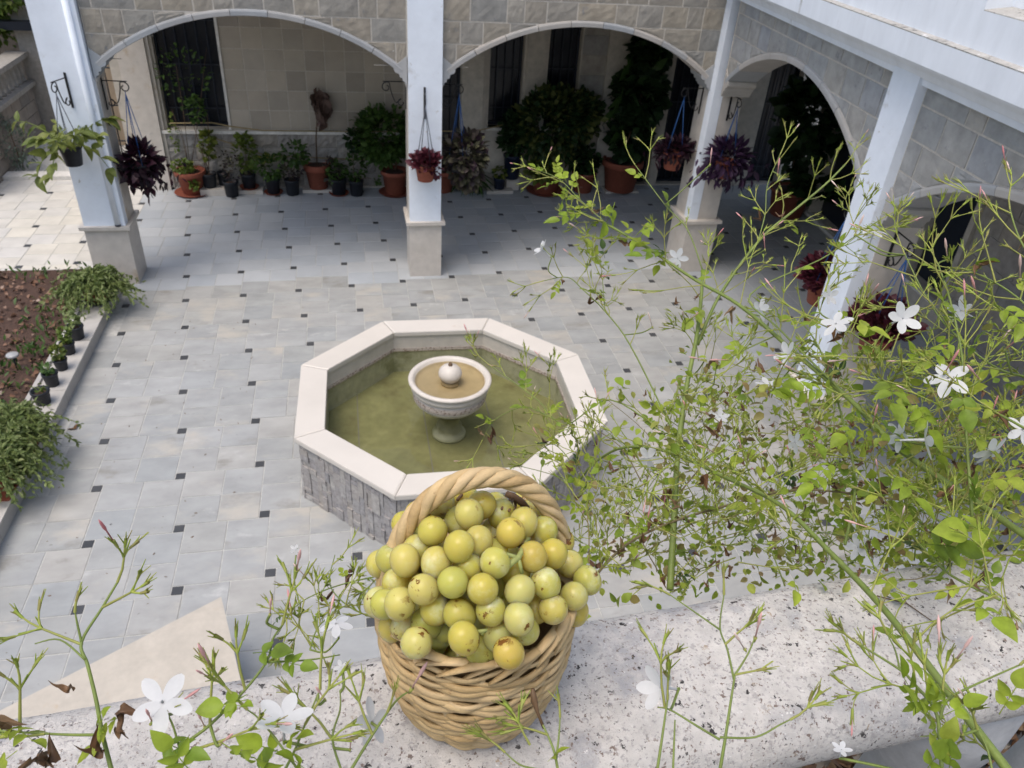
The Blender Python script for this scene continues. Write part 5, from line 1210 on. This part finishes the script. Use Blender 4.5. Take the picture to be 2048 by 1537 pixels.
st['n'] = J.stem([(2120, 900, .55), (2000, 830, .60), (1850, 760, .66), (1740, 690, .72), (1660, 640, .78)], .0018)
st['o'] = J.stem([(1180, 1040, .95), (1150, 940, 1.0), (1110, 890, 1.03), (1080, 900, 1.05)], .0014)
st['p'] = J.stem([(2000, 1200, .52), (1900, 1150, .56), (1850, 1100, .60), (1790, 1040, .64)], .0018)
for key, (ln, lev, lp, bp, step) in dict(a=(.045, 2, .35, .25, 6), a2=(.035, 1, .3, .05, 4), b=(.045, 2, .6, .12, 4), b2=(.035, 1, .9, .1, 2), c=(.04, 2, .5, .05, 5), d=(.036, 1, .2, .14, 4), d2=(.03, 1, .1, .15, 4), e=(.036, 1, .35, .12, 4), e2=(.03, 1, .8, .05, 2), f=(.036, 2, .3, .08, 4), f2=(.03, 1, .3, .08, 3), g=(.04, 2, .4, .12, 4), h=(.04, 2, .5, .08, 4), i=(.045, 2, .6, .08, 3), j=(.04, 1, .4, .15, 4), k=(.036, 1, .3, .3, 4), l=(.045, 2, .6, .3, 2), m=(.045, 2, .6, .15, 3), n=(.045, 2, .7, .08, 2), o=(.04, 2, .6, .2, 2), p=(.04, 1, 1., .1, 2)).items():
    J.dress(st[key], 1, 999, step, ln, lev, lp, bp, .0125, .13 if key in 'bcghijkn' else .08)
for key in ('a2', 'd', 'd2', 'e', 'f', 'f2', 'b2', 'g', 'h', 'i', 'j', 'k', 'o'):
    p = st[key]; J.shoot(p[-1], (p[-1]-p[-3]), .028, 2 if key in ('f', 'g', 'h', 'o') else 1, bud=.2)
# tangled thicket behind the rail
for q in range(430):
    px = rnd.uniform(1150, 2060); py = rnd.uniform(860, 1150) if rnd.random() < .75 else rnd.uniform(720, 900)
    if px < 1330 and py < 900: continue
    d = rnd.uniform(.74, 1.35) if px < 1750 else rnd.uniform(.62, 1.0); p = at(px, py, d)
    dr = Vector((rnd.gauss(0, .7), rnd.gauss(0, .5), rnd.gauss(.45, .5)))
    x = rnd.random()
    if x < .60: J.shoot(p, dr, rnd.uniform(.03, .06), 2 if rnd.random() < .6 else 1, bud=.02)
    if x < .75:
        for _ in range(2): J.L.append((tuple(p+Vector((rnd.gauss(0, .03), rnd.gauss(0, .03), rnd.gauss(0, .02)))), (rnd.gauss(0, 1), rnd.gauss(-.5, 1), rnd.gauss(0, .6)), rnd.uniform(.008, .014)))
    if x > .55:
        for _ in range(1): J.brown(p+Vector((rnd.gauss(0, .03), rnd.gauss(0, .03), rnd.gauss(0, .03))), rnd.uniform(.005, .011))
for q in range(26):
    px, py = rnd.uniform(1160, 2050), rnd.uniform(900, 1180); d = rnd.uniform(.75, 1.1)
    J.stem([(px, py, d), (px+rnd.uniform(-90, 90), py-rnd.uniform(40, 120), d+.04), (px+rnd.uniform(-180, 180), py-rnd.uniform(80, 200), d+.08)], rnd.uniform(.0008, .0016), q % 3 == 0)
# bigger fresh leaves close to the viewer
for (px, py, d, s) in ((1590, 795, .72, .022), (1720, 650, .66, .020), (1780, 770, .62, .022), (1800, 960, .60, .020), (1925, 800, .6, .018), (1960, 880, .6, .02), (1900, 690, .64, .016), (1700, 860, .7, .018), (1870, 1090, .56, .022), (1960, 1060, .54, .024), (1910, 1040, .56, .022), (1730, 880, .68, .018), (1640, 780, .72, .02), (1660, 930, .66, .018), (1620, 960, .70, .018), (1840, 820, .62, .02), (1990, 960, .56, .022), (1540, 1000, .74, .018), (2010, 620, .6, .02), (1500, 900, .8, .018), (1590, 1170, .60, .013), (1970, 1220, .50, .018), (1225, 420, 1.05, .026), (1160, 425, 1.06, .022), (1290, 490, 1.0, .024), (1300, 450, 1.02, .026), (1330, 505, .98, .022), (1400, 620, .95, .02), (1200, 590, 1.03, .018), (1480, 690, .85, .018), (1560, 760, .76, .02), (1620, 860, .7, .018), (1760, 840, .66, .018)):
    J.leaf(at(px, py, d), _r*rnd.gauss(0, .8)-_u*rnd.uniform(-.3, .9)+BK*.35, s)
Z_ = Vector((0, 0, 1))
for (px, py, d, f, s) in ((1085, 500, 1.06, BK*.3+_u*.5-_r*.6, .015), (1355, 517, .97, BK-_u*.4-_r*.4, .014), (1750, 460, .80, _u+BK*.5+_r*.2, .0165), (1519, 618, .86, -_r*1+BK*.3, .015), (1658, 592, .80, BK+_r*.5, .0115), (1672, 648, .74, -_r*.5+_u*.6+BK*.5, .0165), (1805, 638, .66, BK+_u*.15, .0165), (1922, 622, .70, -_r+BK*.4+_u*.4, .0145), (1575, 710, .80, -_r*.8+_u*.3+BK*.3, .016), (1896, 756, .62, BK*.8+_u*.6-_r*.5, .0185), (1848, 880, .62, _r*.9+BK*.35, .0175), (1800, 872, .66, -_r+BK*.3, .015), (1985, 905, .60, BK*.6-_u*.5+_r*.3, .016), (1298, 918, .86, BK*.6-_r*.4-_u*.2, .0165), (1715, 1095, .70, -_r+_u*.4+BK*.5, .013), (1440, 835, .9, BK+_u, .012), (1535, 770, .82, _u+BK*.4, .013), (1590, 885, .78, BK*.5-_r, .012), (2045, 860, .6, BK+_u*.3, .013), (1610, 730, .85, BK+_r, .011)):
    J.flower(px, py, d, f, s)
for (px, py, d, v) in ((1430, 905, .8, (-60, -25)), (1340, 868, .86, (-60, -10)), (1455, 720, .82, (-55, 0)), (1580, 740, .76, (-40, -30)), (1600, 745, .76, (-45, -20)), (1380, 830, .9, (-20, -40)), (1305, 655, 1.0, (-12, -40)), (1895, 520, .7, (-5, -45)), (1955, 595, .66, (-15, -50)), (1710, 470, .8, (20, -45)), (1745, 850, .7, (10, -40)), (1530, 500, .95, (-4, -50)), (1555, 350, 1.02, (6, -50)), (1420, 330, 1.02, (5, -45)), (2040, 560, .6, (0, -50)), (2010, 700, .62, (45, -40)), (1960, 760, .62, (-30, -35)), (1690, 720, .76, (-50, 5)), (1410, 720, .88, (-45, -8)), (1890, 745, .62, (25, -40))):
    J.bud(px, py, d, v, .022)
if J.rest.v: J.rest.build('twig', m_jtwig, J.t, 'stuff')
LV, LF = [], []; nb = 0
for (p, d, s_) in J.L:                                           # the leaves past the count, each a spray of leaflets
    for q in range(4):
        LV.append(np.array(p)+nrg.normal(0, s_*.8, 3)); LF.append(np.array(d)+nrg.normal(0, .7, 3))
V, F = leaves(np.array(LV), np.array(LF), nrg.uniform(.007, .0135, len(LV)), 'ovate', .9, .25, .3, aspect=.85)
bulk('leaf', leafmat('jasmine_small_leaf', [(.26, .36, .035), (.34, .43, .05), (.18, .27, .035), (.39, .45, .06), (.31, .33, .07), (.27, .19, .08)], .4, lo=.7, hi=1.2, scale=70), J.t, V, F, 'stuff')
# twiggy sprig left of the basket, behind the rail
J2 = Jas('thin flowering jasmine sprig rising behind the rail just left of the basket', at(700, 1290, .72))
s1 = J2.stem([(770, 1150, .72), (700, 1165, .73), (640, 1185, .74), (590, 1215, .75), (555, 1270, .76)], .0013); s2 = J2.stem([(760, 1240, .68), (700, 1215, .70), (660, 1170, .73), (670, 1110, .75)], .0013); s3 = J2.stem([(620, 1300, .66), (640, 1250, .68), (700, 1205, .70)], .0012)
for s in (s1, s2, s3): J2.dress(s, 1, 99, 4, .020, 2, .25, .2, .007, .05)
J2.flower(672, 1248, .64, _u+BK*.5, .0145); J2.flower(590, 1100, .78, BK, .006)
# sprigs rising in front of the rail on the left
J3 = Jas('jasmine sprig with one open white star flower in front of the rail, bottom left', at(230, 1560, .40))
a = J3.stem([(228, 1560, .40), (205, 1470, .405), (192, 1400, .41), (175, 1330, .415), (163, 1285, .42), (205, 1215, .43), (235, 1165, .435)], .0020)
b_ = J3.stem([(205, 1470, .405), (140, 1470, .41), (60, 1466, .41), (-40, 1460, .41)], .0014)
J3.stem([(163, 1285, .42), (155, 1250, .42), (150, 1225, .42)], .0012); J3.stem([(170, 1320, .415), (120, 1280, .42), (70, 1288, .42)], .001)
J3.shoot(a[-1], _u+_r*.5, .016, 1, .001, .3); J3.shoot(at(150, 1225, .42), _u, .008, 0, .001, .0); J3.shoot(at(205, 1215, .43), _r+_u*.5, .022, 1, .001, .1); J3.shoot(at(165, 1290, .42), -_r+_u*.4, .024, 1, .001, .05)
c_ = J3.stem([(350, 1560, .38), (360, 1500, .385), (420, 1450, .39), (490, 1380, .40), (535, 1320, .41), (545, 1280, .42), (565, 1250, .43)], .0016)
J3.stem([(360, 1500, .385), (345, 1450, .385), (330, 1420, .385)], .0011); J3.stem([(535, 1325, .41), (620, 1320, .42), (680, 1310, .43)], .001)
J3.shoot(c_[-1], _u+_r*.2, .020, 1, .001, .3); J3.shoot(at(490, 1380, .40), _u-_r*.3, .02, 1, .001, .1); J3.shoot(at(420, 1450, .39), _u, .022, 1, .001, .2); J3.shoot(at(390, 1500, .385), _r+_u*.3, .03, 1, .001, .2); J3.shoot(at(300, 1450, .385), _u+_r, .012, 0, .001, .3)
J3.shoot(at(40, 1466, .41), _u, .025, 1, .0012, 0); J3.shoot(at(90, 1468, .41), -_u*.2-_r, .02, 1, .001, 0)
J3.flower(325, 1405, .385, BK+_u*.35, .0158, 0)
for (px, py, d, s) in ((470, 1405, .385, .013), (445, 1415, .39, .010), (230, 1440, .40, .012), (195, 1455, .40, .010), (340, 1490, .38, .012), (370, 1530, .375, .013), (465, 1500, .37, .014), (525, 1305, .41, .012), (20, 1460, .40, .012), (10, 1520, .39, .013), (570, 1325, .41, .010)): J3.leaf(at(px, py, d), _r*rnd.gauss(0, .8)+_u*rnd.uniform(-.6, .6)+BK*.3, s)
for (px, py, d, s) in ((240, 1420, .40, .018), (205, 1495, .395, .018), (100, 1525, .39, .020), (75, 1530, .39, .018), (140, 1370, .41, .014), (0, 1450, .40, .016), (250, 1460, .395, .016)): J3.brown(at(px, py, d), s*.55)
for (px, py, d, v) in ((540, 1230, .42, (2, -45)), (305, 1445, .385, (-15, -30)), (410, 1455, .39, (-20, -40)), (440, 1490, .38, (40, -35))): J3.bud(px, py, d, v, .014)
J4 = Jas('jasmine sprig with a long pink bud leaning against the left side of the basket', at(600, 1560, .40))
a = J4.stem([(690, 1560, .405), (745, 1470, .42), (790, 1405, .435), (815, 1385, .44)], .0015); b_ = J4.stem([(560, 1560, .385), (590, 1500, .39), (610, 1450, .395), (640, 1380, .40)], .0013); c_ = J4.stem([(610, 1560, .38), (560, 1490, .385), (520, 1440, .39), (495, 1420, .39)], .0011)
d_ = J4.stem([(690, 1560, .405), (665, 1480, .41), (680, 1420, .42), (680, 1380, .425)], .0012)
J4.bud(822, 1380, .44, (35, -60), .024); J4.flower(568, 1437, .388, BK*.5+_u+_r*.1, .0148, 1); J4.flower(745, 1445, .43, _r*.6+_u*.2+BK*.3, .014); J4.flower(682, 1335, .43, BK+_u*.5, .0045)
J4.shoot(at(640, 1380, .40), _u, .02, 1, .001, .2); J4.shoot(at(610, 1450, .395), _r*.5+_u, .022, 1, .001, .1); J4.shoot(at(495, 1420, .39), -_r+_u, .018, 1, .001, .2); J4.shoot(at(665, 1480, .41), -_r*.6+_u, .022, 1, .001, .2); J4.shoot(at(745, 1470, .42), _u*.6-_r*.3, .020, 1, .001, .1); J4.shoot(at(775, 1425, .43), _u+_r*.4, .012, 0, .001, 0); J4.shoot(at(590, 1500, .39), _r+_u*.3, .02, 1, .001, .1)
for (px, py, d, s) in ((545, 1500, .385, .013), (580, 1480, .385, .010), (520, 1540, .375, .013), (600, 1530, .38, .011)): J4.leaf(at(px, py, d), _r*rnd.gauss(0, .8)+_u*.4+BK*.3, s)
for (px, py, d, v) in ((650, 1400, .40, (-25, -35)), (700, 1500, .40, (5, -45))): J4.bud(px, py, d, v, .013)
J5 = Jas('jasmine sprig with two pink buds standing in front of the rail right of the basket', at(1440, 1580, .42))
a = J5.stem([(1435, 1570, .415), (1450, 1480, .42), (1462, 1400, .43), (1470, 1350, .435)], .0017); b_ = J5.stem([(1468, 1360, .435), (1455, 1300, .44), (1440, 1255, .445), (1448, 1190, .45)], .0012); c_ = J5.stem([(1440, 1480, .42), (1390, 1450, .425), (1340, 1420, .43), (1315, 1415, .43)], .0012); d_ = J5.stem([(1470, 1350, .435), (1495, 1310, .44), (1510, 1275, .445)], .0011); e_ = J5.stem([(1440, 1475, .42), (1510, 1475, .42), (1560, 1450, .42), (1580, 1440, .42)], .0011); f_ = J5.stem([(1440, 1260, .445), (1390, 1225, .45), (1340, 1190, .455)], .001)
J5.bud(1510, 1278, .445, (16, -65), .02); J5.bud(1490, 1300, .44, (-28, -45), .017); J5.shoot(b_[-1], _u, .012, 0, .001, 0); J5.shoot(f_[-1], -_r+_u*.6, .012, 1, .0009, 0); J5.shoot(e_[-1], _r+_u*.4, .012, 1, .0009, 0); J5.shoot(at(1450, 1290, .44), _r+_u, .016, 1, .0009, .0); J5.shoot(at(1330, 1416, .43), _u-_r*.2, .026, 1, .001, .2); J5.shoot(at(1470, 1350, .435), _r+_u*.2, .014, 0, .0009, 0)
J5.flower(1322, 1376, .44, BK*.5-_r*.6+_u*.2, .0145, 2); g_ = J5.stem([(1310, 1570, .41), (1325, 1470, .42), (1335, 1400, .43)], .0015); J5.stem([(1345, 1570, .41), (1348, 1490, .42), (1350, 1440, .425)], .0012); J5.shoot(g_[-1], _u, .012, 1, .0009, 0)
J6 = Jas('short jasmine twig with a dry brown bud in front of the basket', at(1110, 1570, .40))
a = J6.stem([(1120, 1570, .40), (1110, 1510, .405), (1095, 1470, .41), (1080, 1440, .415)], .0014); b_ = J6.stem([(1112, 1520, .405), (1118, 1470, .41), (1120, 1435, .415)], .0011); c_ = J6.stem([(1080, 1540, .40), (1040, 1530, .405), (1010, 1505, .41)], .001)
b = MB(); b.tube([at(1088, 1458, .413), at(1075, 1425, .415), at(1068, 1400, .416), at(1065, 1378, .416)], [.0008, .001, .0022, .0012], 6); b.build('dried_bud', m_brown, J6.t)
J6.shoot(at(1095, 1470, .41), -_r+_u*.4, .014, 1, .0009, 0); J6.shoot(b_[-1], _u, .008, 0, .0009, 0); J6.shoot(c_[-1], -_r+_u, .01, 1, .0009, .3); J6.leaf(at(1105, 1515, .402), _r+_u, .007); J6.shoot(at(1060, 1490, .405), _u-_r*.6, .014, 1, .0009, 0)
J7 = Jas('leafy jasmine shoot with pink buds rising past the rail at the bottom right corner', at(1900, 1570, .42))
a = J7.stem([(1885, 1570, .40), (1880, 1480, .405), (1870, 1420, .41), (1830, 1370, .42), (1800, 1340, .425), (1720, 1290, .44)], .0019); b_ = J7.stem([(1880, 1440, .41), (1895, 1400, .415), (1950, 1370, .42), (2040, 1330, .43)], .0014); c_ = J7.stem([(1990, 1570, .40), (1975, 1500, .41), (1955, 1460, .415)], .0012); d_ = J7.stem([(1800, 1340, .425), (1790, 1300, .43), (1775, 1270, .435)], .001)
J7.shoot(a[-1], -_r+_u*.6, .012, 1, .001, 0); J7.shoot(d_[-1], _u-_r*.4, .010, 1, .001, .0); J7.shoot(b_[-1], _r+_u, .012, 1, .001, 0); J7.shoot(at(1885, 1400, .41), _u, .014, 1, .001, .6); J7.shoot(c_[-1], -_r*.3+_u, .014, 1, .001, .3); J7.shoot(at(1860, 1400, .415), _u-_r*.2, .02, 1, .001, .1); J7.shoot(at(1830, 1370, .42), _u*1.2, .016, 1, .001, .1); J7.bud(1925, 1470, .41, (-14, -40), .014); J7.flower(1683, 1500, .44, BK*.5+_u, .006)
for (px, py, d, s) in ((1860, 1420, .40, .012), (1890, 1400, .40, .013), (1830, 1410, .405, .012), (1870, 1460, .395, .013), (1880, 1500, .39, .013), (1860, 1530, .39, .012), (1910, 1420, .40, .012), (1900, 1530, .385, .012), (2010, 1410, .41, .013)): J7.leaf(at(px, py, d), _r*rnd.gauss(0, .6)+_u*.8+BK*.3, s)
